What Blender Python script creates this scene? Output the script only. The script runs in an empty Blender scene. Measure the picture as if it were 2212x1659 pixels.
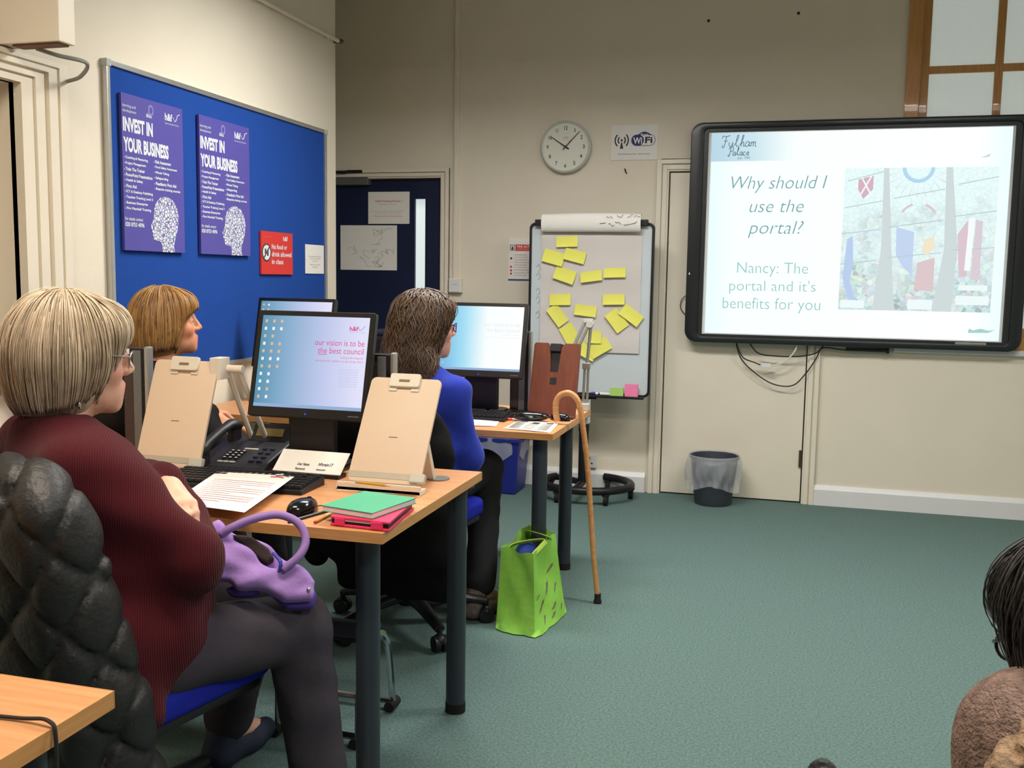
import bpy, bmesh, math, random
import numpy as np
from mathutils import Vector, Matrix, Euler

random.seed(7)
rng = np.random.default_rng(7)
PI = math.pi
scene = bpy.context.scene
COL = scene.collection

# ------------------------------------------------------------------ camera, world, exposure
def cam_matrix(yaw, pitch, roll, loc):
    fwd = Vector((math.sin(yaw) * math.cos(pitch), math.cos(yaw) * math.cos(pitch), -math.sin(pitch)))
    right = Vector((math.cos(yaw), -math.sin(yaw), 0))
    up = right.cross(fwd)
    r = math.cos(roll) * right + math.sin(roll) * up
    u = -math.sin(roll) * right + math.cos(roll) * up
    m = Matrix((r, u, -fwd)).transposed().to_4x4()
    m.translation = loc
    return m

cam_data = bpy.data.cameras.new('camera')
cam_data.sensor_width = 36
cam_data.lens = 36 * 2125 / 2212
cam_data.clip_start = 0.05
cam = bpy.data.objects.new('camera', cam_data)
COL.objects.link(cam)
cam.matrix_world = cam_matrix(math.radians(-15.5), math.radians(6.2), math.radians(0.9), Vector((0, 0, 1.32)))
scene.camera = cam

world = bpy.data.worlds.new('world')
scene.world = world
world.use_nodes = True
world.node_tree.nodes['Background'].inputs[0].default_value = (0.6, 0.65, 0.7, 1)
world.node_tree.nodes['Background'].inputs[1].default_value = 0.02

scene.view_settings.view_transform = 'Standard'
scene.view_settings.look = 'None'
scene.view_settings.gamma = 1
scene.view_settings.use_curve_mapping = False
scene.view_settings.exposure = 0.0
LAMP_POWER = 41

# ------------------------------------------------------------------ materials
def lin(c):
    out = []
    for x in c[:3]:
        x = x / 255
        out.append(x / 12.92 if x <= 0.04045 else ((x + 0.055) / 1.055) ** 2.4)
    return (*out, 1.0)

MATS = {}
def mat(name, rgb, rough=0.6, metal=0.0, spec=0.4, vary=(30, 0.08), bump=None, coat=0.0, sheen=0.0, attr=None, attr_rgb=None, trans=0.0, alpha=1.0, detail=3):
    """Principled material with a noise-driven colour variation and an optional noise bump."""
    if name in MATS: return MATS[name]
    m = bpy.data.materials.new(name); m.use_nodes = True
    nt = m.node_tree; N = nt.nodes; L = nt.links
    b = N['Principled BSDF']
    b.inputs['Roughness'].default_value = rough
    b.inputs['Metallic'].default_value = metal
    b.inputs['Specular IOR Level'].default_value = spec
    b.inputs['Coat Weight'].default_value = coat
    b.inputs['Sheen Weight'].default_value = sheen
    b.inputs['Transmission Weight'].default_value = trans
    b.inputs['Alpha'].default_value = alpha
    c = lin(rgb)
    tc = N.new('ShaderNodeTexCoord')
    nz = N.new('ShaderNodeTexNoise'); nz.inputs['Scale'].default_value = vary[0]; nz.inputs['Detail'].default_value = detail
    L.new(tc.outputs['Object'], nz.inputs['Vector'])
    mix = N.new('ShaderNodeMix'); mix.data_type = 'RGBA'
    k = vary[1]
    mix.inputs[6].default_value = tuple(max(0, x * (1 - k)) for x in c[:3]) + (1,)
    mix.inputs[7].default_value = tuple(min(1, x * (1 + k)) for x in c[:3]) + (1,)
    L.new(nz.outputs['Fac'], mix.inputs[0])
    out = mix.outputs[2]
    if attr:
        a = N.new('ShaderNodeAttribute'); a.attribute_name = attr
        m2 = N.new('ShaderNodeMix'); m2.data_type = 'RGBA'
        m2.inputs[7].default_value = lin(attr_rgb)
        L.new(a.outputs['Fac'], m2.inputs[0]); L.new(out, m2.inputs[6])
        out = m2.outputs[2]
    L.new(out, b.inputs['Base Color'])
    if bump:
        n2 = N.new('ShaderNodeTexNoise'); n2.inputs['Scale'].default_value = bump[0]; n2.inputs['Detail'].default_value = 4
        L.new(tc.outputs['Object'], n2.inputs['Vector'])
        bp = N.new('ShaderNodeBump'); bp.inputs['Strength'].default_value = bump[1]; bp.inputs['Distance'].default_value = 0.01
        L.new(n2.outputs['Fac'], bp.inputs['Height']); L.new(bp.outputs['Normal'], b.inputs['Normal'])
    MATS[name] = m
    return m

def emit(name, rgb, strength=1.0):
    if name in MATS: return MATS[name]
    m = bpy.data.materials.new(name); m.use_nodes = True
    nt = m.node_tree; N = nt.nodes
    N.remove(N['Principled BSDF'])
    e = N.new('ShaderNodeEmission'); e.inputs[0].default_value = lin(rgb); e.inputs[1].default_value = strength
    nt.links.new(e.outputs[0], N['Material Output'].inputs[0])
    MATS[name] = m
    return m

def ramp_emit(name, stops, strength, axis='X', lo=-0.2, hi=0.2, noise=0.0, noise_scale=8):
    """A lit display: a colour ramp across the object's own axis (the picture it shows)."""
    m = bpy.data.materials.new(name); m.use_nodes = True
    nt = m.node_tree; N = nt.nodes; L = nt.links
    N.remove(N['Principled BSDF'])
    tc = N.new('ShaderNodeTexCoord'); sp = N.new('ShaderNodeSeparateXYZ'); L.new(tc.outputs['Object'], sp.inputs[0])
    mr = N.new('ShaderNodeMapRange'); mr.inputs[1].default_value = lo; mr.inputs[2].default_value = hi
    L.new(sp.outputs[axis], mr.inputs[0])
    val = mr.outputs[0]
    if noise:
        nz = N.new('ShaderNodeTexNoise'); nz.inputs['Scale'].default_value = noise_scale; L.new(tc.outputs['Object'], nz.inputs[0])
        ma = N.new('ShaderNodeMath'); ma.operation = 'MULTIPLY_ADD'; ma.inputs[1].default_value = noise
        L.new(nz.outputs[0], ma.inputs[0]); L.new(val, ma.inputs[2]); val = ma.outputs[0]
    cr = N.new('ShaderNodeValToRGB'); L.new(val, cr.inputs[0])
    els = cr.color_ramp.elements
    while len(els) < len(stops): els.new(0.5)
    for e, (p, c) in zip(els, stops): e.position = p; e.color = lin(c)
    e = N.new('ShaderNodeEmission'); e.inputs[1].default_value = strength
    L.new(cr.outputs[0], e.inputs[0]); L.new(e.outputs[0], N['Material Output'].inputs[0])
    MATS[name] = m
    return m

def wood_mat(name, a, b, scale=6, stretch=(14, 1, 14), rough=0.45, coat=0.1):
    m = bpy.data.materials.new(name); m.use_nodes = True
    nt = m.node_tree; N = nt.nodes; L = nt.links; P = N['Principled BSDF']
    tc = N.new('ShaderNodeTexCoord'); mp = N.new('ShaderNodeMapping'); mp.inputs['Scale'].default_value = stretch
    L.new(tc.outputs['Object'], mp.inputs[0])
    nz = N.new('ShaderNodeTexNoise'); nz.inputs['Scale'].default_value = scale; nz.inputs['Detail'].default_value = 6; nz.inputs['Distortion'].default_value = 0.6
    L.new(mp.outputs[0], nz.inputs[0])
    cr = N.new('ShaderNodeValToRGB'); L.new(nz.outputs[0], cr.inputs[0])
    cr.color_ramp.elements[0].position = 0.3; cr.color_ramp.elements[0].color = lin(a)
    cr.color_ramp.elements[1].position = 0.7; cr.color_ramp.elements[1].color = lin(b)
    L.new(cr.outputs[0], P.inputs['Base Color'])
    P.inputs['Roughness'].default_value = rough; P.inputs['Coat Weight'].default_value = coat
    MATS[name] = m
    return m

def rib_mat(name, rgb, dark, scale=60, strength=0.6, axis=(1, 0, 0.3), rough=0.95):
    """Knitted ribs: a wave band that drives colour and bump."""
    m = bpy.data.materials.new(name); m.use_nodes = True
    nt = m.node_tree; N = nt.nodes; L = nt.links; P = N['Principled BSDF']
    tc = N.new('ShaderNodeTexCoord'); mp = N.new('ShaderNodeMapping'); mp.inputs['Rotation'].default_value = axis
    L.new(tc.outputs['Object'], mp.inputs[0])
    wv = N.new('ShaderNodeTexWave'); wv.inputs['Scale'].default_value = scale; wv.inputs['Distortion'].default_value = 1.2; wv.inputs['Detail'].default_value = 2
    L.new(mp.outputs[0], wv.inputs[0])
    mx = N.new('ShaderNodeMix'); mx.data_type = 'RGBA'; mx.inputs[6].default_value = lin(dark); mx.inputs[7].default_value = lin(rgb)
    L.new(wv.outputs['Fac'], mx.inputs[0]); L.new(mx.outputs[2], P.inputs['Base Color'])
    bp = N.new('ShaderNodeBump'); bp.inputs['Strength'].default_value = strength; bp.inputs['Distance'].default_value = 0.006
    L.new(wv.outputs['Fac'], bp.inputs['Height']); L.new(bp.outputs[0], P.inputs['Normal'])
    P.inputs['Roughness'].default_value = rough; P.inputs['Sheen Weight'].default_value = 0.05; P.inputs['Specular IOR Level'].default_value = 0.15
    MATS[name] = m
    return m

# ------------------------------------------------------------------ mesh building
class MB:
    def __init__(self): self.v = []; self.f = []
    def add(self, vs, fs):
        o = len(self.v); self.v += [tuple(p) for p in vs]; self.f += [tuple(i + o for i in f) for f in fs]; return self
    def box(self, x0, x1, y0, y1, z0, z1, M=None):
        vs = [Vector((x, y, z)) for z in (z0, z1) for y in (y0, y1) for x in (x0, x1)]
        if M is not None: vs = [M @ p for p in vs]
        return self.add(vs, [(0, 2, 3, 1), (4, 5, 7, 6), (0, 1, 5, 4), (2, 6, 7, 3), (0, 4, 6, 2), (1, 3, 7, 5)])
    def prism(self, poly, a, b, plane='xz'):
        """poly counter-clockwise in (u,v); extruded from a to b along the third axis."""
        def P(u, v, w): return {'xz': (u, w, v), 'xy': (u, v, w), 'yz': (w, u, v)}[plane]
        n = len(poly)
        vs = [P(u, v, a) for u, v in poly] + [P(u, v, b) for u, v in poly]
        fs = [tuple(range(n)), tuple(reversed(range(n, 2 * n)))]
        fs += [(i, i + n, (i + 1) % n + n, (i + 1) % n) for i in range(n)]
        return self.add(vs, fs)
    def ring(self, outer, inner, a, b, plane='xz'):
        def P(u, v, w): return {'xz': (u, w, v), 'xy': (u, v, w), 'yz': (w, u, v)}[plane]
        n = len(outer); vs = []
        for w in (a, b):
            vs += [P(u, v, w) for u, v in outer] + [P(u, v, w) for u, v in inner]
        fs = []
        for i in range(n):
            j = (i + 1) % n
            fs += [(i, j, n + j, n + i), (2 * n + i, 3 * n + i, 3 * n + j, 2 * n + j), (i, 2 * n + i, 2 * n + j, j), (n + i, n + j, 3 * n + j, 3 * n + i)]
        return self.add(vs, fs)
    def tube(self, path, r, n=8, closed=False, flat=1.0, up=None):
        path = [Vector(p) for p in path]; k = len(path)
        rs = r if isinstance(r, (list, tuple)) else [r] * k
        vs = []; ref = Vector(up) if up else None
        for i, p in enumerate(path):
            t = ((path[(i + 1) % k] - path[i - 1]) if closed else (path[min(i + 1, k - 1)] - path[max(i - 1, 0)])).normalized()
            if ref is None: ref = Vector((0, 0, 1)) if abs(t.z) < 0.9 else Vector((1, 0, 0))
            a = (ref - t * ref.dot(t)).normalized(); b = t.cross(a); ref = a
            for j in range(n):
                q = 2 * PI * j / n
                vs.append(p + a * math.cos(q) * rs[i] * flat + b * math.sin(q) * rs[i])
        fs = []
        for i in range(k if closed else k - 1):
            i2 = (i + 1) % k
            for j in range(n):
                j2 = (j + 1) % n; fs.append((i * n + j, i * n + j2, i2 * n + j2, i2 * n + j))
        if not closed: fs += [tuple(reversed(range(n))), tuple(range((k - 1) * n, k * n))]
        return self.add(vs, fs)
    def cyl(self, p0, p1, r0, r1=None, n=20): return self.tube([p0, p1], [r0, r0 if r1 is None else r1], n)
    def lathe(self, prof, c=(0, 0, 0), n=28, cap=True):
        vs = [(c[0] + r * math.cos(2 * PI * j / n), c[1] + r * math.sin(2 * PI * j / n), c[2] + z) for r, z in prof for j in range(n)]
        fs = [(i * n + j, i * n + (j + 1) % n, (i + 1) * n + (j + 1) % n, (i + 1) * n + j) for i in range(len(prof) - 1) for j in range(n)]
        if cap: fs += [tuple(reversed(range(n))), tuple(range((len(prof) - 1) * n, len(prof) * n))]
        return self.add(vs, fs)
    def ball(self, c, r, nu=16, nv=10):
        r = (r, r, r) if not isinstance(r, (tuple, list)) else r
        prof = [(math.sin(PI * i / nv), -math.cos(PI * i / nv)) for i in range(nv + 1)]
        vs = [(c[0] + r[0] * s * math.cos(2 * PI * j / nu), c[1] + r[1] * s * math.sin(2 * PI * j / nu), c[2] + r[2] * z) for s, z in prof for j in range(nu)]
        fs = [(i * nu + j, i * nu + (j + 1) % nu, (i + 1) * nu + (j + 1) % nu, (i + 1) * nu + j) for i in range(nv) for j in range(nu)]
        return self.add(vs, fs)
    def grid(self, fn, nu, nv):
        vs = [fn(i / nu, j / nv) for j in range(nv + 1) for i in range(nu + 1)]
        fs = [(j * (nu + 1) + i, j * (nu + 1) + i + 1, (j + 1) * (nu + 1) + i + 1, (j + 1) * (nu + 1) + i) for j in range(nv) for i in range(nu)]
        return self.add(vs, fs)
    def mesh(self, name, m, smooth=False, bevel=0.0, seg=2):
        me = bpy.data.meshes.new(name)
        me.from_pydata(self.v, [], self.f)
        bm = bmesh.new(); bm.from_mesh(me)
        bmesh.ops.remove_doubles(bm, verts=bm.verts, dist=1e-6)
        bmesh.ops.recalc_face_normals(bm, faces=bm.faces)
        if bevel:
            es = [e for e in bm.edges if len(e.link_faces) == 2 and e.calc_face_angle(0) > 0.6]
            bmesh.ops.bevel(bm, geom=es, offset=bevel, segments=seg, affect='EDGES', profile=0.6, clamp_overlap=True)
        bm.to_mesh(me); bm.free()
        if smooth:
            me.polygons.foreach_set('use_smooth', [True] * len(me.polygons))
            if smooth != 'all': me.set_sharp_from_angle(angle=math.radians(40))
        if m: me.materials.append(m)
        return me
    def build(self, name, m, parent=None, smooth=False, bevel=0.0, seg=2, loc=None, rot=None):
        o = bpy.data.objects.new(name, self.mesh(name, m, smooth, bevel, seg))
        COL.objects.link(o)
        if parent: o.parent = parent
        if loc: o.location = loc
        if rot: o.rotation_euler = rot
        return o

def tag(o, label, cat, group=None, kind=None):
    o['label'] = label; o['category'] = cat
    if group: o['group'] = group
    if kind: o['kind'] = kind
    return o

def thing(name, label, cat, loc=(0, 0, 0), rotz=0.0, group=None):
    o = bpy.data.objects.new(name, None); COL.objects.link(o)
    o.empty_display_size = 0.1
    o.location = loc; o.rotation_euler = (0, 0, rotz)
    return tag(o, label, cat, group)

def structure(o, label=None):
    o['kind'] = 'structure'
    if label: o['label'] = label
    return o

def copy_tree(o, parent=None):
    c = o.copy(); COL.objects.link(c); c.parent = parent
    for ch in list(o.children): copy_tree(ch, c)
    return c

def rrect(x0, x1, z0, z1, r, n=6):
    pts = []
    for cx, cz, a0 in ((x1 - r, z0 + r, -90), (x1 - r, z1 - r, 0), (x0 + r, z1 - r, 90), (x0 + r, z0 + r, 180)):
        for i in range(n + 1):
            a = math.radians(a0 + 90 * i / n); pts.append((cx + r * math.cos(a), cz + r * math.sin(a)))
    return pts

def bez(pts, n=10):
    """Catmull-Rom through pts."""
    pts = [Vector(p) for p in pts]; out = []
    for i in range(len(pts) - 1):
        p0, p1, p2, p3 = pts[max(i - 1, 0)], pts[i], pts[i + 1], pts[min(i + 2, len(pts) - 1)]
        for j in range(n):
            t = j / n
            out.append(0.5 * ((2 * p1) + (p2 - p0) * t + (2 * p0 - 5 * p1 + 4 * p2 - p3) * t * t + (3 * p1 - p0 - 3 * p2 + p3) * t ** 3))
    return out + [pts[-1]]

# lettering: font curves turned into meshes in one pass at the end
TEXTS = []
def text(name, body, box, y, m, parent, align='L', shear=0.0, bold=0.0, rot=None, origin=None, fit_w=True):
    """body is fitted to box (x0,x1,z0,z1) in the parent's x/z plane at depth y."""
    cu = bpy.data.curves.new(name, 'FONT'); cu.body = body; cu.size = 1.0; cu.shear = shear; cu.offset = bold; cu.resolution_u = 3
    cu.align_x = {'L': 'LEFT', 'C': 'CENTER', 'R': 'RIGHT'}[align]
    o = bpy.data.objects.new('tmp_text', cu); COL.objects.link(o)
    TEXTS.append((o, name, box, y, m, parent, align, fit_w, rot, origin))

def finish_texts():
    dg = bpy.context.evaluated_depsgraph_get()
    for o, name, box, y, m, parent, align, fit_w, rot, origin in TEXTS:
        me = bpy.data.meshes.new_from_object(o.evaluated_get(dg))
        n = len(me.vertices)
        co = np.zeros(n * 3); me.vertices.foreach_get('co', co); co = co.reshape(-1, 3)
        lo, hi = co.min(0), co.max(0)
        x0, x1, z0, z1 = box
        sz = (z1 - z0) / (hi[1] - lo[1]); sx = (x1 - x0) / (hi[0] - lo[0]) if fit_w else sz
        u = (co[:, 0] - lo[0]) * sx; v = (co[:, 1] - lo[1]) * sz
        new = np.stack([x0 + u, np.full(n, y), z0 + v], 1)
        me.vertices.foreach_set('co', new.ravel()); me.update()
        me.materials.clear(); me.materials.append(m); me.name = name
        t = bpy.data.objects.new(name, me); COL.objects.link(t); t.parent = parent
        if rot: t.rotation_euler = rot
        if origin: t.location = origin
        cu = o.data; bpy.data.objects.remove(o); bpy.data.curves.remove(cu)

# ------------------------------------------------------------------ common materials
M_wall = mat('painted_plaster', (224, 216, 198), 0.85, vary=(4, 0.04), bump=(60, 0.05))
M_gloss = mat('cream_gloss_paint', (227, 219, 202), 0.4, vary=(6, 0.04))
M_white_gloss = mat('white_gloss_paint', (222, 222, 222), 0.35, vary=(6, 0.04))
M_carpet = mat('teal_carpet', (106, 131, 127), 0.97, spec=0.1, vary=(130, 0.7), bump=(600, 0.6), detail=8)
M_ceiling = mat('ceiling_paint', (205, 202, 192), 0.9, vary=(4, 0.03))
M_black = mat('black_plastic', (22, 22, 25), 0.42, vary=(40, 0.15), bump=(300, 0.05))
M_blackm = mat('black_matt_metal', (26, 28, 31), 0.5, vary=(40, 0.15))
M_chrome = mat('chrome', (200, 200, 205), 0.15, metal=1.0, vary=(10, 0.05))
M_alu = mat('brushed_aluminium', (190, 190, 186), 0.35, metal=0.8, vary=(30, 0.08))
M_desk = wood_mat('beech_laminate', (196, 136, 88), (214, 156, 106), scale=4, stretch=(1, 16, 16))
M_deskedge = wood_mat('beech_edge', (188, 132, 74), (204, 150, 90), scale=5, stretch=(2, 2, 30))
M_leg = mat('charcoal_leg_paint', (44, 52, 60), 0.4, vary=(30, 0.08))
M_paper = mat('white_paper', (232, 230, 224), 0.8, vary=(8, 0.03))
M_ink = mat('black_ink', (50, 50, 56), 0.7)
M_redink = mat('red_ink', (196, 60, 60), 0.7)
M_blueseat = mat('blue_fabric', (30, 40, 150), 0.95, spec=0.1, vary=(300, 0.25), bump=(500, 0.3))
M_beige = mat('beige_plastic', (214, 192, 168), 0.5, vary=(200, 0.05), bump=(500, 0.04))
M_beige2 = mat('beige_plastic_edge', (214, 206, 190), 0.45, vary=(60, 0.05))
M_rubber = mat('black_rubber', (20, 20, 20), 0.8)
M_yellow = mat('yellow_note_paper', (228, 226, 104), 0.75, vary=(20, 0.05))

# ================================================================== ROOM
XL, YB, ZC = -2.5, 6.04, 3.55
floor = MB().box(-3.6, 3.4, -2.2, 6.2, -0.05, 0.0).build('floor', M_carpet); structure(floor, 'teal green short pile carpet')
ceil = MB().box(-3.6, 3.4, -2.2, 6.2, ZC, ZC + 0.1).build('ceiling', M_ceiling); structure(ceil, 'pale painted ceiling')

# back wall with openings for the blue door, the cream door and the wooden window
mb = MB()
def wall_strip(x0, x1, holes):
    z = 0.0
    for a, b in sorted(holes):
        if a > z: mb.box(x0, x1, YB, YB + 0.2, z, a)
        z = b
    if z < ZC: mb.box(x0, x1, YB, YB + 0.2, z, ZC)
wall_strip(-3.6, -3.07, []); wall_strip(-3.07, -2.165, [(0, 1.945)]); wall_strip(-2.165, -0.715, [])
wall_strip(-0.715, 0.13, [(0, 1.965)]); wall_strip(0.13, 0.60, []); wall_strip(0.60, 2.30, [(0.96, 3.2)]); wall_strip(2.30, 3.4, [])
structure(mb.build('wall_back', M_wall), 'cream painted back wall')
# left wall with window opening, ends at the outside corner near the blue door
mb = MB()
mb.box(XL - 0.25, XL, 2.755, 5.2, 0, ZC); mb.box(XL - 0.25, XL, -2.2, 1.7, 0, ZC)
mb.box(XL - 0.25, XL, 1.7, 2.755, 1.93, ZC); mb.box(XL - 0.25, XL, 1.7, 2.755, 0, 0.98)
structure(mb.build('wall_left', M_wall), 'cream painted left wall with the blue noticeboard')
structure(MB().box(-3.6, -3.4, 4.9, YB, 0, ZC).box(-3.4, XL - 0.25, 4.98, 5.2, 0, ZC).build('wall_recess', M_wall), 'side wall of the door recess')
structure(MB().box(3.2, 3.4, -2.2, YB, 0, ZC).build('wall_right', M_wall), 'cream right wall')
structure(MB().box(XL, 3.2, -2.2, -2.0, 0, ZC).build('wall_front', M_wall), 'cream wall behind the viewer')

def baseboard(name, x0, x1):
    prof = [(YB, 0), (YB - 0.024, 0), (YB - 0.024, 0.095), (YB - 0.016, 0.108), (YB - 0.008, 0.12), (YB, 0.12)]
    structure(MB().prism(prof, x0, x1, 'yz').build(name, M_white_gloss), 'white gloss skirting board')
baseboard('baseboard_back', -2.09, -0.805); baseboard('baseboard_right', 0.20, 3.2)

def architrave(x0, x1, ztop, name_parent, m, w=0.075, y=YB, ymul=1, z0=0.0):
    """stepped moulding around an opening, three fillets deep, as one mesh."""
    b = MB()
    for o0, o1, d in ((0.0, w, 0.014), (0.010, w * 0.52, 0.024), (w * 0.62, w, 0.030)):
        b.box(x0 - o1, x0 - o0, y - d, y, z0, ztop + o1); b.box(x1 + o0, x1 + o1, y - d, y, z0, ztop + o1)
        b.box(x0 - o0, x1 + o0, y - d, y, ztop + o0, ztop + o1)
    return b
# blue door
d1 = bpy.data.objects.new('door_1', None); COL.objects.link(d1); structure(d1, 'dark blue door with narrow glazed panel in the recess')
architrave(-3.06, -2.165, 1.945, None, M_gloss, w=0.058).build('frame', M_gloss, d1)
M_bluedoor = mat('navy_door_paint', (16, 29, 62), 0.45, vary=(5, 0.1))
leaf = MB().box(-3.06, -2.357, 6.075, 6.115, 0.005, 1.94).box(-2.284, -2.17, 6.075, 6.115, 0.005, 1.94).box(-2.357, -2.284, 6.075, 6.115, 0.005, 0.78).box(-2.357, -2.284, 6.075, 6.115, 1.815, 1.94).build('door_leaf', M_bluedoor, d1)
MB().ring([(-2.365, .77), (-2.276, .77), (-2.276, 1.823), (-2.365, 1.823)], [(-2.357, .778), (-2.284, .778), (-2.284, 1.815), (-2.357, 1.815)], 6.068, 6.078).build('bead', M_bluedoor, leaf)
MB().box(-2.357, -2.284, 6.09, 6.098, 0.78, 1.815).build('pane', ramp_emit('lit_corridor_glass', [(0, (206, 226, 222)), (0.5, (232, 244, 240)), (0.9, (240, 250, 248)), (1, (190, 206, 204))], 0.9, 'Z', 0.8, 1.85), leaf)
MB().box(-2.24, -2.19, 6.05, 6.075, 0.95, 1.10).tube([(-2.215, 6.06, 1.03), (-2.215, 6.02, 1.03), (-2.32, 6.015, 1.03)], 0.010).build('handle', M_alu, leaf, smooth=True)
# door behind the whiteboard
d2 = bpy.data.objects.new('door_2', None); COL.objects.link(d2); structure(d2, 'cream flush door partly behind the whiteboard')
architrave(-0.715, 0.13, 1.965, None, M_gloss, w=0.07).build('frame', M_gloss, d2, bevel=0.002)
MB().box(-0.708, 0.123, 6.047, 6.087, 0.008, 1.958).build('door_leaf', M_gloss, d2, bevel=0.002)
for z in (0.22, 1.72): MB().box(0.108, 0.135, 6.036, 6.05, z, z + 0.10).cyl((0.122, 6.034, z), (0.122, 6.034, z + 0.10), 0.006).build('hinge', mat('bronze_hinge', (96, 82, 66), 0.4, metal=0.7), d2)
# wooden window behind the whiteboard
M_pine = wood_mat('varnished_pine', (184, 128, 66), (204, 150, 86), scale=5, stretch=(12, 12, 1.2), rough=0.35, coat=0.3)
M_glass = mat('obscured_glass', (214, 220, 216), 0.35, vary=(180, 0.06), bump=(260, 0.25))
M_glass.node_tree.nodes['Principled BSDF'].inputs['Emission Color'].default_value = lin((200, 210, 206)); M_glass.node_tree.nodes['Principled BSDF'].inputs['Emission Strength'].default_value = 0.42   # lit room beyond
w1 = bpy.data.objects.new('window_1', None); COL.objects.link(w1); structure(w1, 'varnished wooden window with obscured panes behind the whiteboard')
MB().ring([(0.585, .955), (2.315, .955), (2.315, 3.215), (0.585, 3.215)], [(0.66, 1.03), (2.24, 1.03), (2.24, 3.14), (0.66, 3.14)], YB - 0.02, YB + 0.08).build('frame', M_pine, w1, bevel=0.004)
MB().ring([(0.66, 1.03), (2.24, 1.03), (2.24, 3.14), (0.66, 3.14)], [(0.705, 1.075), (2.195, 1.075), (2.195, 3.095), (0.705, 3.095)], YB + 0.005, YB + 0.05).build('sash', M_pine, w1, bevel=0.003)
xs = [0.705, 1.062, 1.45, 1.838, 2.195]; zs = [1.075, 1.55, 2.02, 2.503, 3.095]
for x in xs[1:-1]: MB().box(x - 0.021, x + 0.021, YB + 0.01, YB + 0.045, 1.075, 3.095).build('glazing_bar', M_pine, w1, bevel=0.003)
for i in range(4):
    for z in zs[1:-1]:
        MB().box(xs[i] + (0.021 if i else 0), xs[i + 1] - (0.021 if i < 3 else 0), YB + 0.012, YB + 0.043, z - 0.021, z + 0.021).build('glazing_bar', M_pine, w1, bevel=0.003)
    for j in range(4): MB().box(xs[i] + 0.004, xs[i + 1] - 0.004, YB + 0.026, YB + 0.03, zs[j] + 0.004, zs[j + 1] - 0.004).build('pane', M_glass, w1)
MB().box(0.60, 2.3, YB - 0.03, YB + 0.06, 0.925, 0.957).build('sill', M_white_gloss, w1, bevel=0.004)
MB().box(0.6, 2.3, YB + 0.12, YB + 0.16, 0.96, 3.2).build('backing_board', M_white_gloss, w1)
# left window: moulded surround, deep reveal, night glass
w2 = bpy.data.objects.new('window_2', None); COL.objects.link(w2); structure(w2, 'left window with deep cream moulded surround')
b = MB()
for o0, o1, dd in ((0, 0.245, 0.018), (0.0, 0.05, 0.050), (0.075, 0.115, 0.042), (0.145, 0.185, 0.036), (0.205, 0.245, 0.03)):
    b.box(XL, XL + dd, 2.755 + o0, 2.755 + o1, 0.96, 1.93 + o1 * 0.42); b.box(XL, XL + dd, 1.7 - o1, 2.755 + o0, 1.93 + o0 * 0.42, 1.93 + o1 * 0.42)
    b.box(XL, XL + dd, 1.7 - o1, 1.7 - o0, 0.96, 1.93 + o0 * 0.42)
b.build('surround', M_gloss, w2)
MB().box(XL - 0.14, XL - 0.1, 2.66, 2.755, 0.98, 1.93).box(XL - 0.14, XL - 0.1, 1.7, 1.8, 0.98, 1.93).box(XL - 0.14, XL - 0.1, 1.8, 2.66, 1.83, 1.93).box(XL - 0.14, XL - 0.1, 1.8, 2.66, 0.98, 1.06).build('sash', M_gloss, w2, bevel=0.004)
MB().box(XL - 0.125, XL - 0.118, 1.8, 2.66, 1.06, 1.83).build('pane', mat('night_glass', (18, 22, 26), 0.08, spec=0.6), w2)
MB().box(XL - 0.24, XL + 0.07, 1.40, 3.02, 0.94, 0.98).build('sill', M_white_gloss, w2, bevel=0.008)

# surface trunking and its outlet box right of the blue door
t = MB().box(-2.075, -2.045, YB - 0.02, YB, 1.30, ZC).build('trim_1', M_gloss, bevel=0.003); structure(t, 'cream cable trunking running up the back wall')
t = thing('wall_outlet_box', 'square cream outlet box at the foot of the wall trunking', 'outlet', (-2.055, YB, 1.215))
MB().box(-0.043, 0.043, -0.038, 0, 0, 0.092).build('box', M_gloss, t, bevel=0.004)
MB().box(-0.038, 0.038, -0.043, -0.038, 0.005, 0.087).build('faceplate', M_white_gloss, t, bevel=0.002)
text('marking', 'FUSED', (-0.02, 0.02, 0.048, 0.056), -0.0437, mat('grey_print', (150, 145, 135), 0.8), t, 'C')
t = thing('wall_socket', 'white plug socket low on wall behind the flip chart pole', 'socket', (-1.155, YB, 0.135))
MB().box(-0.043, 0.043, -0.03, 0, 0, 0.086).build('faceplate', M_white_gloss, t, bevel=0.004)
MB().box(-0.006, 0.006, -0.032, -0.029, 0.05, 0.07).box(-0.022, -0.012, -0.032, -0.029, 0.025, 0.033).box(0.012, 0.022, -0.032, -0.029, 0.025, 0.033).build('pin_holes', M_black, t)
# door closer
t = thing('door_closer', 'grey overhead door closer at top of the blue door', 'door closer', (-2.90, 6.075, 1.90))
MB().box(0.0, 0.235, -0.05, 0, 0.005, 0.062).build('body', mat('closer_grey', (110, 112, 112), 0.45, metal=0.4), t, bevel=0.006)
MB().tube([(0.09, -0.028, 0.06), (0.09, -0.028, 0.075), (0.02, -0.09, 0.085), (0.16, -0.06, 0.088)], 0.009).build('arm', M_black, t, smooth=True)
MB().box(0.09, 0.2, -0.075, -0.052, 0.08, 0.098).build('shoe', M_black, t, bevel=0.003)
# screw holes and marks on the wall
for (x, z) in ((-0.515, 2.83), (-0.01, 2.845)):
    tag(MB().cyl((x, YB - 0.002, z), (x, YB + 0.002, z), 0.009, n=10).build('wall_plug_hole', M_ink), 'small dark screw hole high on back wall, %s one' % ('left' if x < -0.3 else 'right'), 'hole')
tag(MB().tube([(-0.985, YB - 0.002, 1.985), (-0.98, YB - 0.004, 1.97), (-0.972, YB - 0.002, 1.955)], 0.004).build('wall_hook', M_ink), 'tiny dark hook on the wall beneath the wifi sign', 'hook')

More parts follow.
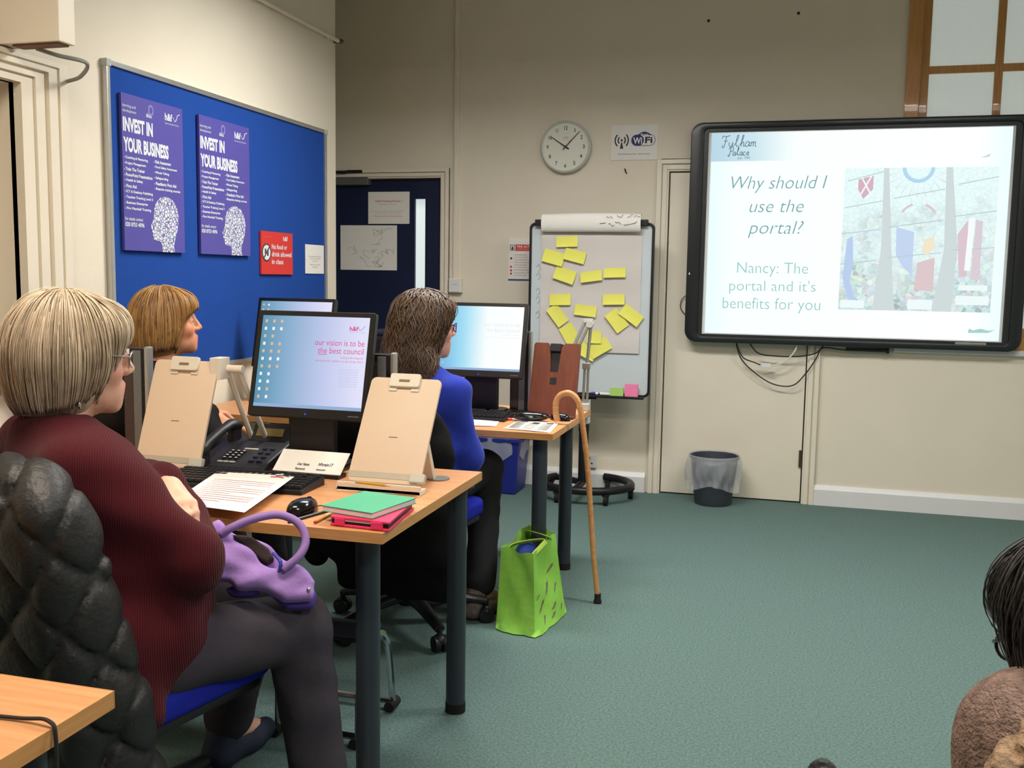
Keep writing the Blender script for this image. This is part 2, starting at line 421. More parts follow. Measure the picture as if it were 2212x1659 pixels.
# ------------------------------------------------------------------ luminaires (above the frame)
def luminaire(x, y, power, rgb, label, z=2.70, L=1.3, rot=0.0):
    t = thing('ceiling_light', label, 'lamp', (x, y, z), rot, 'suspended fluorescent lights')
    MB().box(-0.16, 0.16, -L / 2, L / 2, 0.075, 0.095).box(-0.16, -0.15, -L / 2, L / 2, -0.015, 0.08).box(0.15, 0.16, -L / 2, L / 2, -0.015, 0.08).box(-0.15, 0.15, -L / 2, -L / 2 + 0.01, -0.015, 0.08).box(-0.15, 0.15, L / 2 - 0.01, L / 2, -0.015, 0.08).build('housing', M_white_gloss, t)
    for s in (-1, 1): MB().cyl((0, s * L * 0.4, 0.095), (0, s * L * 0.4, ZC - z), 0.006, n=8).build('hanger', M_alu, t)
    for s in (-0.06, 0.06): MB().cyl((s, -L / 2 + 0.03, 0.045), (s, L / 2 - 0.03, 0.045), 0.013, n=12).build('tube', emit('tube_glow', (255, 250, 235), 6), t, smooth=True)
    ld = bpy.data.lights.new('lamp_light', 'AREA'); ld.shape = 'RECTANGLE'; ld.size = 0.28; ld.size_y = L - 0.06; ld.energy = power; ld.color = rgb
    lo = bpy.data.objects.new('lamp_light', ld); COL.objects.link(lo); lo.parent = t; lo.location = (0, 0, 0.025)
WARM, COOL = (1.0, 0.85, 0.68), (1.0, 0.975, 0.94)
luminaire(-1.05, 3.9, LAMP_POWER * 1.5, COOL, 'suspended fluorescent light above the far left desks', rot=PI / 2)
luminaire(0.9, 3.6, LAMP_POWER * 1.1, COOL, 'suspended fluorescent light above the open floor', rot=PI / 2)
luminaire(-1.25, 1.5, LAMP_POWER * 1.15, WARM, 'suspended warm light above the nearest desks', rot=PI / 2)
luminaire(0.9, 0.6, LAMP_POWER * 1.1, COOL, 'suspended fluorescent light near the viewer', rot=PI / 2)

# ================================================================== LEFT WALL
t = thing('noticeboard', 'large royal blue felt noticeboard with silver frame on left wall', 'noticeboard', (XL, 3.215, 0.895), PI / 2)
M_felt = mat('blue_felt', (34, 72, 150), 0.95, spec=0.1, vary=(90, 0.12), bump=(400, 0.15))
MB().box(0.015, 1.81, -0.015, 0, 0.015, 1.195).build('felt_panel', M_felt, t)
for (a, b_, c, d) in ((0, 1.825, 0, 0.02), (0, 1.825, 1.19, 1.21), (0, 0.02, 0.02, 1.19), (1.805, 1.825, 0.02, 1.19)):
    MB().box(a, b_, -0.026, 0, c, d).build('frame_rail', M_alu, t, bevel=0.003)
for a in (0, 1.805):
    for c in (0, 1.185): MB().box(a - 0.004, a + 0.024, -0.03, 0, c - 0.002, c + 0.027).build('frame_corner', mat('grey_plastic', (170, 172, 170), 0.5), t, bevel=0.005)

M_poster = mat('indigo_print', (82, 76, 156), 0.5, vary=(5, 0.06))
M_pwhite = mat('white_print', (216, 220, 226), 0.6)
def head_poly():
    p = [(0.0, 0.36), (0.03, 0.30), (0.02, 0.275), (0.06, 0.265), (0.045, 0.235), (0.06, 0.215), (0.06, 0.17), (0.12, 0.155), (0.19, 0.155), (0.24, 0.10), (0.24, 0.0), (0.52, 0.0), (0.50, 0.10), (0.54, 0.22), (0.60, 0.36), (0.62, 0.52), (0.58, 0.66), (0.49, 0.76), (0.36, 0.80), (0.23, 0.78), (0.13, 0.70), (0.08, 0.60), (0.075, 0.50), (0.05, 0.42)]
    return [(x / 0.62, z / 0.8) for x, z in p]
def mosaic_mat():
    m = bpy.data.materials.new('mosaic_print'); m.use_nodes = True
    nt = m.node_tree; N = nt.nodes; L = nt.links; P = N['Principled BSDF']
    tc = N.new('ShaderNodeTexCoord'); vo = N.new('ShaderNodeTexVoronoi'); vo.feature = 'DISTANCE_TO_EDGE'; vo.inputs['Scale'].default_value = 70
    L.new(tc.outputs['Object'], vo.inputs[0])
    v2 = N.new('ShaderNodeTexVoronoi'); v2.inputs['Scale'].default_value = 70; L.new(tc.outputs['Object'], v2.inputs[0])
    cr = N.new('ShaderNodeValToRGB'); L.new(vo.outputs['Distance'], cr.inputs[0])
    cr.color_ramp.elements[0].position = 0.06; cr.color_ramp.elements[0].color = lin((88, 92, 150)); cr.color_ramp.elements[1].position = 0.12; cr.color_ramp.elements[1].color = lin((220, 224, 232))
    mx = N.new('ShaderNodeMix'); mx.data_type = 'RGBA'; mx.blend_type = 'MULTIPLY'; mx.inputs[0].default_value = 0.12
    L.new(cr.outputs[0], mx.inputs[6]); L.new(v2.outputs['Color'], mx.inputs[7]); L.new(mx.outputs[2], P.inputs['Base Color'])
    return m
M_mosaic = mosaic_mat()
def poster(y0, w, h, label):
    t = thing('poster', label, 'poster', (XL + 0.03, y0, 1.40), PI / 2, 'training posters on the noticeboard')
    s = w / 0.395
    MB().box(0, w, -0.002, 0.010, 0, h).build('sheet', M_poster, t, bevel=0.001)
    Y = -0.0028
    def tx(n, b_, x0, x1, z0, z1, bold=0.0, m=M_pwhite, shear=0): text(n, b_, (x0 * s, x1 * s, z0, z1), Y, m, t, bold=bold, shear=shear)
    tx('headline', 'INVEST IN', 0.006, 0.19, 0.452, 0.507, 0.045); tx('headline', 'YOUR BUSINESS', 0.006, 0.292, 0.376, 0.432, 0.045)
    tx('caption', 'learning and', 0.006, 0.085, 0.541, 0.556); tx('caption', 'development', 0.006, 0.088, 0.522, 0.537)
    l1 = ['Coaching & Mentoring', 'Project Management', 'Train The Trainer', 'PowerPoint Presentations', 'Health & Safety', 'First Aid', 'ICT & Desktop Publishing', 'Teacher Training Level 3', 'Business Enterprise', 'Fire Marshall Training']
    l2 = ['Risk Assessment', 'Food Safety Awareness', 'Minute Taking', 'Safeguarding', 'Paediatric First Aid', 'Bespoke training courses']
    for i, q in enumerate(l1): tx('course_line', '- ' + q, 0.006, 0.006 + 0.0068 * len(q) + 0.012, 0.348 - i * 0.0215, 0.361 - i * 0.0215, 0.03)
    for i, q in enumerate(l2): tx('course_line', '- ' + q, 0.192, 0.192 + 0.0068 * len(q) + 0.012, 0.352 - i * 0.0215, 0.365 - i * 0.0215, 0.03)
    tx('contact_line', 'For details contact:', 0.006, 0.115, 0.116, 0.128, 0.01); tx('contact_line', '020 8753 4096', 0.006, 0.122, 0.092, 0.109, 0.025)
    MB().prism([((0.162 + x * 0.19) * s, z * 0.225) for x, z in head_poly()], -0.0034, -0.0022).build('head_silhouette', M_mosaic, t)
    tx('logo_text', 'h&f', 0.272, 0.322, 0.532, 0.562, 0.03); tx('logo_caption', 'hammersmith & fulham', 0.272, 0.366, 0.518, 0.525)
    MB().tube(bez([(0.325 * s, Y, 0.552), (0.338 * s, Y, 0.536), (0.35 * s, Y, 0.545), (0.358 * s, Y, 0.562), (0.374 * s, Y, 0.568)], 5), 0.0016, 5).build('logo_swoosh', M_pwhite, t)
    MB().ring([(0.18 * s + 0.018 * math.cos(a), 0.555 + 0.022 * math.sin(a)) for a in np.linspace(0, 2 * PI, 20)[:-1]], [(0.18 * s + 0.010 * math.cos(a), 0.555 + 0.013 * math.sin(a)) for a in np.linspace(0, 2 * PI, 20)[:-1]], -0.003, -0.002).build('skills_logo', mat('violet_print', (128, 122, 190), 0.6), t)
    tx('logo_text', 'skills', 0.15, 0.185, 0.525, 0.543, 0.02)
poster(3.285, 0.395, 0.595, 'indigo training poster with mosaic head, nearest the window')
poster(3.80, 0.41, 0.595, 'indigo training poster with mosaic head, beside the red sign')

t = thing('warning_sign', 'red sign forbidding food and drink on the noticeboard', 'sign', (XL + 0.022, 4.318, 1.315), PI / 2)
M_signred = mat('red_print', (206, 52, 48), 0.5, vary=(6, 0.06))
MB().box(0, 0.315, -0.006, 0.004, 0.0, 0.21).build('sheet', M_signred, t, bevel=0.001)
for i, (q, w) in enumerate((('No food or', 0.155), ('drink allowed', 0.20), ('in class', 0.115))): text('lettering', q, (0.10, 0.10 + w, 0.125 - i * 0.037, 0.150 - i * 0.037), -0.0068, M_pwhite, t, bold=0.02)
text('lettering', 'h&f', (0.215, 0.262, 0.168, 0.192), -0.0068, M_pwhite, t, bold=0.02)
text('lettering', 'adult learning', (0.02, 0.10, 0.178, 0.188), -0.0068, mat('pink_print', (222, 110, 100), 0.6), t)
circ = lambda cx, cz, r, n=24, k=1.0: [(cx + r * math.cos(2 * PI * i / n), cz + k * r * math.sin(2 * PI * i / n)) for i in range(n)]
MB().prism(circ(0.048, 0.107, 0.041), -0.0072, -0.0062).build('symbol_disc', M_pwhite, t)
MB().ring(circ(0.048, 0.107, 0.044), circ(0.048, 0.107, 0.037), -0.0080, -0.0064).box(-0.037, 0.037, -0.0084, -0.0076, -0.004, 0.004, Matrix.Translation((0.048, 0, 0.107)) @ Matrix.Rotation(-PI / 4, 4, 'Y')).build('prohibition_ring', mat('dark_print', (70, 64, 62), 0.6), t)
MB().box(0.030, 0.045, -0.0078, -0.0072, 0.10, 0.125).box(0.052, 0.066, -0.0078, -0.0072, 0.09, 0.12).build('food_symbol', mat('dark_print', (70, 64, 62), 0.6), t)
t = thing('notice_sheet', 'small white notice pinned at right end of the noticeboard', 'notice', (XL + 0.017, 4.79, 1.322), PI / 2)
MB().box(0, 0.215, -0.003, 0.0, 0, 0.155).build('sheet', M_paper, t)
for i, (q, w) in enumerate((('Please log off the computer', 0.15), ('when you have finished', 0.12), ('your session', 0.06))): text('lettering', q, (0.108 - w / 2, 0.108 + w / 2, 0.088 - i * 0.012, 0.096 - i * 0.012), -0.0036, mat('grey_print', (150, 145, 135), 0.8), t)
for i, w in enumerate((0.12, 0.06)): text('lettering', 'Thank you for your help' if i == 0 else 'the team', (0.108 - w / 2, 0.108 + w / 2, 0.044 - i * 0.012, 0.052 - i * 0.012), -0.0036, mat('grey_print', (150, 145, 135), 0.8), t)

t = thing('wall_pipe', 'thin painted pipe running along top of left wall to the corner', 'pipe', (XL, 5.2, 2.615))
MB().tube([(0.022, -4.0, 0), (0.022, -0.01, 0)], 0.011).build('pipe', M_wall, t, smooth=True)
MB().tube(bez([(0.0, -0.02, 0.0), (0.022, 0.0, 0.0), (0.03, 0.02, 0.005), (0.012, 0.035, 0.01)], 5), 0.012).build('end_hook', mat('bronze_hinge', (96, 82, 66)), t, smooth=True)
for yy in (-0.12, -0.9): MB().box(0.0, 0.03, yy - 0.012, yy + 0.012, -0.014, 0.014).build('clip', M_wall, t, bevel=0.003)
t = thing('boxed_wall_unit', 'cream boxed-in unit projecting high on left wall above window', 'wall unit', (XL, 2.70, 2.04))
MB().box(0, 0.25, 0, 0.075, 0, 0.62).build('casing', M_gloss, t, bevel=0.003)
MB().box(0.06, 0.235, 0.012, 0.062, -0.006, 0.0).build('underside_grille', mat('brown_grille', (120, 90, 66), 0.7), t)
MB().box(0.20, 0.26, 0.02, 0.06, 0.255, 0.268).build('catch', M_blackm, t)
MB().tube(bez([(0.11, 0.06, -0.004), (0.16, 0.10, -0.02), (0.19, 0.2, -0.025), (0.1, 0.28, -0.05), (0.03, 0.30, -0.06)], 6), 0.007, 6).build('cable', mat('grey_cable', (140, 138, 132), 0.5), t, smooth=True)

# ================================================================== BACK WALL THINGS
t = thing('wall_clock', 'round white wall clock with black numerals', 'clock', (-1.348, YB, 2.118))
MB().lathe([(0.150, 0.0), (0.157, 0.010), (0.157, 0.040), (0.150, 0.048), (0.143, 0.044), (0.143, 0.034)], n=48).build('case', mat('clock_grey', (196, 200, 192), 0.4), t, smooth=True, rot=(PI / 2, 0, 0))
MB().prism(circ(0, 0, 0.1435, 48), -0.037, -0.034).build('dial', mat('clock_white', (224, 226, 212), 0.5, vary=(6, 0.02)), t)
for i in range(1, 13):
    a = PI / 2 - i * PI / 6; x, z = 0.113 * math.cos(a), 0.113 * math.sin(a); w = {1: 0.005, 10: 0.021, 11: 0.014, 12: 0.021}.get(i, 0.013)
    text('numeral', str(i), (x - w / 2, x + w / 2, z - 0.0115, z + 0.0115), -0.0378, M_ink, t, 'C', bold=0.015)
text('maker_mark', 'QUARTZ', (-0.017, 0.017, 0.052, 0.060), -0.0378, M_ink, t); text('maker_mark', 'made in england', (-0.015, 0.015, 0.044, 0.048), -0.0378, M_ink, t)
def hand(a, L_, w, name, m, yy, tail=0.025):
    c, s = math.cos(a), math.sin(a)
    MB().prism([(-tail * c - w * s, -tail * s + w * c)[::1], (-tail * c + w * s, -tail * s - w * c), (L_ * c + w * .4 * s, L_ * s - w * .4 * c), (L_ * c - w * .4 * s, L_ * s + w * .4 * c)], yy, yy - 0.002).build(name, m, t)
hand(PI / 2 - math.radians(304), 0.105, 0.0045, 'hour_hand', M_ink, -0.040); hand(PI / 2 - math.radians(44), 0.125, 0.0035, 'minute_hand', M_ink, -0.043, 0.02)
hand(PI / 2 - math.radians(222), 0.03, 0.002, 'second_hand', M_redink, -0.046, 0.05)
MB().cyl((0, -0.036, 0), (0, -0.049, 0), 0.006, n=14).build('hub', M_ink, t)

M_navyink = mat('navy_ink', (38, 52, 118), 0.6)
t = thing('wifi_sign', 'white paper sign for free wifi beside the clock', 'sign', (-1.072, YB, 2.036), math.radians(0))
MB().box(0, 0.282, -0.004, -0.001, 0, 0.208).build('sheet', M_paper, t)
cx, cz = 0.064, 0.118
b = MB()
for r in (0.018, 0.036):
    for s in (0, PI):
        aa = [s + q for q in np.linspace(-0.85, 0.85, 10)]
        b.add([(cx + rr * math.cos(q), yy, cz + rr * math.sin(q) * 1.1) for yy in (-0.0045, -0.005) for q in aa for rr in (r, r + 0.008)],
              [(2 * i, 2 * i + 1, 2 * i + 3, 2 * i + 2) for i in range(9)] + [(20 + 2 * i, 20 + 2 * i + 2, 20 + 2 * i + 3, 20 + 2 * i + 1) for i in range(9)])
b.prism(circ(cx, cz, 0.007, 12), -0.005, -0.0042).prism([(cx - 0.010, cz - 0.05), (cx + 0.010, cz - 0.05), (cx + 0.003, cz - 0.012), (cx - 0.003, cz - 0.012)], -0.005, -0.0042).build('antenna_symbol', M_ink, t)
MB().ring(rrect(0.122, 0.268, 0.083, 0.150, 0.033), rrect(0.125, 0.265, 0.086, 0.147, 0.030), -0.0052, -0.0042).build('logo_outline', M_navyink, t)
MB().prism(rrect(0.124, 0.198, 0.085, 0.148, 0.03), -0.0048, -0.0042).build('logo_panel', M_navyink, t)
MB().prism([(0.155, 0.145), (0.245, 0.145), (0.228, 0.158), (0.205, 0.167), (0.185, 0.164), (0.170, 0.155)], -0.0047, -0.0042).build('logo_cloud', M_navyink, t)
text('lettering', 'Wi', (0.134, 0.188, 0.095, 0.134), -0.0056, M_paper, t, bold=0.03); text('lettering', 'Fi', (0.206, 0.250, 0.098, 0.136), -0.0056, M_ink, t, bold=0.03)
text('lettering', 'free', (0.178, 0.226, 0.143, 0.157), -0.0056, M_paper, t, bold=0.02); text('lettering', 'Free internet access - ask any tutor', (0.045, 0.238, 0.030, 0.040), -0.0056, M_ink, t)

t = thing('fire_notice', 'red and white fire action notice half hidden behind flip chart', 'notice', (-1.71, YB, 1.30))
MB().box(0, 0.19, -0.004, -0.001, 0, 0.262).build('sheet', M_paper, t)
MB().box(0.045, 0.185, -0.0052, -0.0042, 0.185, 0.225).build('red_banner', M_signred, t); MB().box(0.0, 0.19, -0.0052, -0.0042, 0.0, 0.008).build('blue_edge', M_navyink, t)
MB().ring([(0.010, 0.187), (0.040, 0.187), (0.040, 0.223), (0.010, 0.223)], [(0.013, 0.19), (0.037, 0.19), (0.037, 0.22), (0.013, 0.22)], -0.0052, -0.0042).prism([(0.018, 0.192), (0.032, 0.192), (0.030, 0.205), (0.025, 0.217), (0.020, 0.205)], -0.0052, -0.0042).build('flame_symbol', M_ink, t)
text('lettering', 'FIRE ACTION', (0.055, 0.175, 0.205, 0.219), -0.0058, M_paper, t, bold=0.02); text('lettering', 'on discovering a fire', (0.055, 0.150, 0.191, 0.200), -0.0058, M_paper, t)
for i in range(9): text('lettering', ['Sound the alarm', 'Leave by the nearest exit', 'Close all doors behind you', 'Report to assembly point', 'Do not use the lifts', 'Do not stop to collect', 'personal belongings', 'Do not return until', 'told it is safe'][i], (0.04, 0.12 + 0.007 * (i % 4), 0.158 - i * 0.016, 0.165 - i * 0.016), -0.0058, M_redink if i in (2, 6) else mat('grey_print', (150, 145, 135)), t)
for z in (0.138, 0.085, 0.062, 0.042): MB().prism(circ(0.018, z, 0.007, 10), -0.0052, -0.0042).build('bullet_symbol', M_redink if z < 0.1 else M_ink, t)

def door_sheet(x0, x1, z0, z1, label, land):
    t = thing('door_sheet', label, 'paper', (x0, 6.073, z0))
    w, h = x1 - x0, z1 - z0
    MB().box(0, w, -0.003, 0, 0, h).build('sheet', M_paper, t)
    return t, w, h
t, w, h = door_sheet(-2.685, -2.395, 1.655, 1.862, 'white notice with red lettering on the blue door', True)
text('lettering', 'Staff Training Room 1', (0.05, 0.24, 0.138, 0.153), -0.0036, M_redink, t, bold=0.01); text('lettering', 'Please keep this door shut', (0.08, 0.20, 0.122, 0.130), -0.0036, mat('grey_print', (150, 145, 135)), t)
for i in range(2): text('lettering', 'Quiet please while a class is in progress', (0.03 + i * 0.02, 0.25 - i * 0.02, 0.078 - i * 0.012, 0.085 - i * 0.012), -0.0036, mat('grey_print', (150, 145, 135)), t)
text('lettering', 'Thank you for your cooperation', (0.04, 0.24, 0.044, 0.054), -0.0036, M_redink, t)
t, w, h = door_sheet(-2.885, -2.482, 1.352, 1.645, 'large white sheet with faint pencil sketch on the blue door', True)
b = MB(); r2 = random.Random(3)
for k in range(16):
    x = r2.uniform(0.03, 0.33); z = r2.uniform(0.04, 0.24)
    pts = [(x, -0.0036, z)]
    for q in range(4): x = min(0.38, max(0.02, x + r2.uniform(-0.04, 0.05))); z = min(0.27, max(0.02, z + r2.uniform(-0.035, 0.035))); pts.append((x, -0.0036, z))
    b.tube(bez(pts, 4), 0.0009, 4)
b.build('pencil_sketch', mat('pencil_grey', (140, 142, 146), 0.8), t)

# ------------------------------------------------------------------ interactive whiteboard
t = thing('interactive_whiteboard', 'wall-mounted whiteboard with thick black frame showing a projected slide', 'whiteboard', (-0.585, 6.035, 0.952))
W, Hh = 1.835, 1.283
M_wbframe = mat('black_gloss_frame', (26, 32, 36), 0.28, spec=0.5, vary=(8, 0.1))
MB().ring(rrect(0, W, 0, Hh, 0.07, 8), rrect(0.075, W - 0.065, 0.035, Hh - 0.035, 0.03, 8), -0.085, -0.01).build('frame', M_wbframe, t, smooth=True, bevel=0.008)
MB().ring(rrect(0.075, W - 0.065, 0.035, Hh - 0.035, 0.03, 8), rrect(0.098, W - 0.093, 0.048, Hh - 0.052, 0.006, 8), -0.07, -0.02).build('inner_bezel', mat('dark_bezel', (40, 44, 46), 0.35), t)
MB().box(0.05, W - 0.05, -0.03, -0.005, 0.02, Hh - 0.02).build('back_panel', M_blackm, t)
MB().box(0.1, 0.5, -0.01, 0.005, 0.3, 0.9).box(1.3, 1.7, -0.01, 0.005, 0.3, 0.9).build('wall_bracket', M_blackm, t)
scr = MB().box(0.1, W - 0.095, -0.055, -0.03, 0.05, Hh - 0.054).build('screen', mat('whiteboard_surface', (225, 228, 228), 0.35), t)
SL = lambda x: x - (-0.585); SZ = lambda z: z - 0.952
slide = MB().box(0.118, W - 0.110, -0.057, -0.0552, 0.056, Hh - 0.06).build('projected_slide', ramp_emit('slide_white', [(0, (226, 250, 250)), (0.12, (246, 255, 255)), (0.9, (250, 255, 255)), (1, (232, 248, 248))], 1.05, 'X', 0.1, 1.75, 0.03, 3), t)
MB().grid(lambda u, v: (0.118 + u * 0.46, -0.0575, SZ(2.012) + v * (Hh - 0.06 - SZ(2.012))), 8, 1).build('slide_header', ramp_emit('slide_header_blue', [(0, (186, 216, 232)), (0.55, (206, 232, 240)), (1, (246, 255, 255))], 1.0, 'X', 0.118, 0.56), slide)
M_script = emit('slide_dark_text', (96, 118, 132)); M_teal = emit('slide_teal_text', (120, 170, 172)); M_teal2 = emit('slide_pale_text', (150, 205, 200))
def st(q, x0, x1, z0, z1, m, shear=0.0, bold=0.0): text('slide_text', q, (SL(x0), SL(x1), SZ(z0), SZ(z1)), -0.0582, m, slide, shear=shear, bold=bold)
SCR = {'F': [[(0, .75), (.1, .95), (.5, .9), (1.0, 1.0)], [(.55, .92), (.45, .4), (.3, -.05), (.1, 0), (.15, .15)], [(.25, .5), (.75, .52)]], 'P': [[(.45, .95), (.35, .3), (.2, -.1), (0, 0), (.1, .15)], [(.1, .75), (.4, 1.0), (.9, .95), (.95, .6), (.4, .48)]],
 'u': [[(0, .4), (.1, .05), (.35, .05), (.5, .4)], [(.5, .4), (.5, .05), (.7, .05)]], 'l': [[(0, .1), (.35, .6), (.45, .98), (.3, .95), (.2, .3), (.35, .02), (.6, .1)]], 'h': [[(0, .1), (.3, .6), (.4, .98), (.25, .9), (.15, 0)], [(.15, .2), (.4, .42), (.5, .3), (.48, .03), (.7, .08)]],
 'a': [[(.5, .38), (.2, .42), (0, .15), (.15, 0), (.4, .1), (.52, .4), (.5, .05), (.7, .06)]], 'm': [[(0, .4), (.02, 0)], [(.02, .25), (.2, .42), (.28, .3), (.28, 0)], [(.28, .25), (.5, .42), (.56, .3), (.56, .05), (.75, -.02)]], 'c': [[(.45, .35), (.2, .42), (0, .2), (.15, 0), (.5, .08)]], 'e': [[(0, .18), (.4, .25), (.35, .42), (.1, .38), (0, .15), (.2, 0), (.55, .1)]]}
def script(word, x0, x1, z0, z1):
    w = sum(0.95 if ch.isupper() else 0.72 for ch in word); x = 0; b = MB()
    for ch in word:
        for stv in SCR[ch]: b.tube(bez([(SL(x0 + (x1 - x0) * (x + px + 0.12 * pz) / w), -0.0588, SZ(z0 + (z1 - z0) * pz)) for px, pz in stv], 4), 0.0022, 5)
        x += 0.95 if ch.isupper() else 0.72
    b.build('slide_script', M_script, slide)
script('Fulham', -0.41, -0.212, 2.095, 2.160); script('Palace', -0.37, -0.245, 2.045, 2.092); st('est. 704', -0.315, -0.246, 2.024, 2.038, M_script)
st('Why should I', -0.345, 0.190, 1.828, 1.925, M_teal, 0.25, -0.012); st('use the', -0.235, 0.068, 1.718, 1.790, M_teal, 0.25, -0.012); st('portal?', -0.238, 0.072, 1.570, 1.668, M_teal, 0.25, -0.012)
st('Nancy: The', -0.292, 0.108, 1.345, 1.428, M_teal2, 0, -0.012); st("portal and it's", -0.333, 0.155, 1.243, 1.325, M_teal2, 0, -0.012); st('benefits for you', -0.368, 0.185, 1.135, 1.222, M_teal2, 0, -0.012)
# stained glass picture on the slide
def stained():
    m = bpy.data.materials.new('slide_stained_glass'); m.use_nodes = True
    nt = m.node_tree; N = nt.nodes; L = nt.links; N.remove(N['Principled BSDF'])
    tc = N.new('ShaderNodeTexCoord'); sp = N.new('ShaderNodeSeparateXYZ'); L.new(tc.outputs['Object'], sp.inputs[0])
    v = N.new('ShaderNodeTexVoronoi'); v.inputs['Scale'].default_value = 42; L.new(tc.outputs['Object'], v.inputs[0])
    e = N.new('ShaderNodeTexVoronoi'); e.feature = 'DISTANCE_TO_EDGE'; e.inputs['Scale'].default_value = 42; L.new(tc.outputs['Object'], e.inputs[0])
    hs = N.new('ShaderNodeHueSaturation'); hs.inputs['Saturation'].default_value = 0.35; hs.inputs['Value'].default_value = 1.0; L.new(v.outputs['Color'], hs.inputs['Color'])
    big = N.new('ShaderNodeTexNoise'); big.inputs['Scale'].default_value = 5; big.inputs['Detail'].default_value = 4; L.new(tc.outputs['Object'], big.inputs[0])
    # more colour towards the foot of the picture, as in the projected photograph
    ad = N.new('ShaderNodeMath'); ad.operation = 'MULTIPLY_ADD'; ad.inputs[1].default_value = -0.75; L.new(sp.outputs['Z'], ad.inputs[0]); L.new(big.outputs[0], ad.inputs[2])
    cr = N.new('ShaderNodeValToRGB'); L.new(ad.outputs[0], cr.inputs[0]); cr.color_ramp.elements[0].position = 0.06; cr.color_ramp.elements[1].position = 0.42
    mx = N.new('ShaderNodeMix'); mx.data_type = 'RGBA'; mx.inputs[6].default_value = lin((236, 254, 254)); L.new(cr.outputs[0], mx.inputs[0])
    m1 = N.new('ShaderNodeMix'); m1.data_type = 'RGBA'; m1.inputs[0].default_value = 0.5; m1.inputs[6].default_value = lin((214, 240, 240)); L.new(hs.outputs[0], m1.inputs[7])
    L.new(m1.outputs[2], mx.inputs[7])
    c2 = N.new('ShaderNodeValToRGB'); L.new(e.outputs['Distance'], c2.inputs[0]); c2.color_ramp.elements[0].position = 0.02; c2.color_ramp.elements[0].color = (0.80, 0.89, 0.89, 1); c2.color_ramp.elements[1].position = 0.07
    mm = N.new('ShaderNodeMix'); mm.data_type = 'RGBA'; mm.blend_type = 'MULTIPLY'; mm.inputs[0].default_value = 0.7; L.new(mx.outputs[2], mm.inputs[6]); L.new(c2.outputs[0], mm.inputs[7])
    em = N.new('ShaderNodeEmission'); L.new(mm.outputs[2], em.inputs[0]); L.new(em.outputs[0], N['Material Output'].inputs[0])
    return m
PX, PZ = SL(0.284), SZ(1.165)
pic = MB().box(0, 0.802, -0.001, 0, 0, 0.797).build('slide_picture', stained(), slide, loc=(PX, -0.058, PZ))
def pp(name, pts, rgb, y):
    rgb = tuple(int(c + (250 - c) * 0.38) for c in rgb)
    MB().prism([(x, z) for x, z in pts], y - 0.0004, y).build(name, emit('slide_%d_%d_%d' % rgb, rgb), slide, loc=(PX, -0.058, PZ))
C_bar = (184, 204, 204)
pp('picture_mullion', [(0.185, 0.0), (0.30, 0.0), (0.27, 0.35), (0.235, 0.797), (0.208, 0.797), (0.215, 0.35)], C_bar, -0.0016)
pp('picture_mullion', [(0.50, 0.0), (0.60, 0.0), (0.615, 0.35), (0.565, 0.797), (0.532, 0.797), (0.545, 0.35)], C_bar, -0.0016)
for (x0, z0, x1, z1) in ((0.02, 0.725, 0.21, 0.775), (0.01, 0.575, 0.21, 0.612), (0.0, 0.428, 0.2, 0.452), (0.0, 0.255, 0.19, 0.28), (0.265, 0.625, 0.53, 0.675), (0.25, 0.465, 0.53, 0.505), (0.25, 0.295, 0.53, 0.325), (0.60, 0.70, 0.80, 0.74), (0.59, 0.525, 0.80, 0.555), (0.59, 0.34, 0.80, 0.355)):
    pp('picture_saddle_bar', [(x0, z0), (x1, z1), (x1, z1 + 0.005), (x0, z0 + 0.005)], (150, 184, 186), -0.0022)
pp('picture_shield', [(0.075, 0.735), (0.155, 0.755), (0.155, 0.68), (0.105, 0.625), (0.075, 0.68)], (196, 140, 160), -0.002)
pp('picture_sword', [(0.088, 0.745), (0.095, 0.748), (0.148, 0.655), (0.14, 0.65)], (246, 250, 250), -0.0026); pp('picture_sword', [(0.14, 0.755), (0.147, 0.75), (0.095, 0.65), (0.088, 0.655)], (246, 250, 250), -0.0026)
arc = lambda r0, r1, a0, a1, cx, cz: [(cx + r0 * math.cos(q), cz + r0 * math.sin(q)) for q in np.linspace(a0, a1, 14)] + [(cx + r1 * math.cos(q), cz + r1 * math.sin(q)) for q in np.linspace(a1, a0, 14)]
pp('picture_sun_ring', arc(0.085, 0.065, PI, 2 * PI, 0.39, 0.797), (140, 200, 236), -0.002)
for k in range(11):
    a = PI + 0.25 + k * 0.264; c, s = math.cos(a), math.sin(a)
    pp('picture_ray', [(0.39 + 0.088 * c, 0.797 + 0.088 * s), (0.39 + 0.165 * c - 0.002 * s, 0.797 + 0.165 * s + 0.002 * c), (0.39 + 0.165 * c + 0.002 * s, 0.797 + 0.165 * s - 0.002 * c)], (206, 196, 206), -0.002)
pp('picture_blue_robe', [(0.29, 0.47), (0.385, 0.44), (0.385, 0.20), (0.34, 0.24), (0.295, 0.31)], (166, 194, 238), -0.0021)
pp('picture_red_cloth', [(0.41, 0.27), (0.50, 0.30), (0.50, 0.11), (0.40, 0.12)], (206, 172, 176), -0.0021); pp('picture_gold_child', [(0.44, 0.40), (0.49, 0.42), (0.50, 0.36), (0.46, 0.31), (0.43, 0.33)], (236, 222, 180), -0.0024)
pp('picture_blue_cloak', [(0.03, 0.40), (0.06, 0.42), (0.07, 0.26), (0.055, 0.17), (0.09, 0.05), (0.05, 0.05), (0.015, 0.18)], (150, 184, 236), -0.0021)
pp('picture_red_curtain', [(0.61, 0.43), (0.66, 0.51), (0.67, 0.2), (0.63, 0.19)], (206, 168, 184), -0.0021); pp('picture_red_curtain', [(0.70, 0.51), (0.735, 0.50), (0.735, 0.18), (0.69, 0.18)], (204, 182, 194), -0.0021)
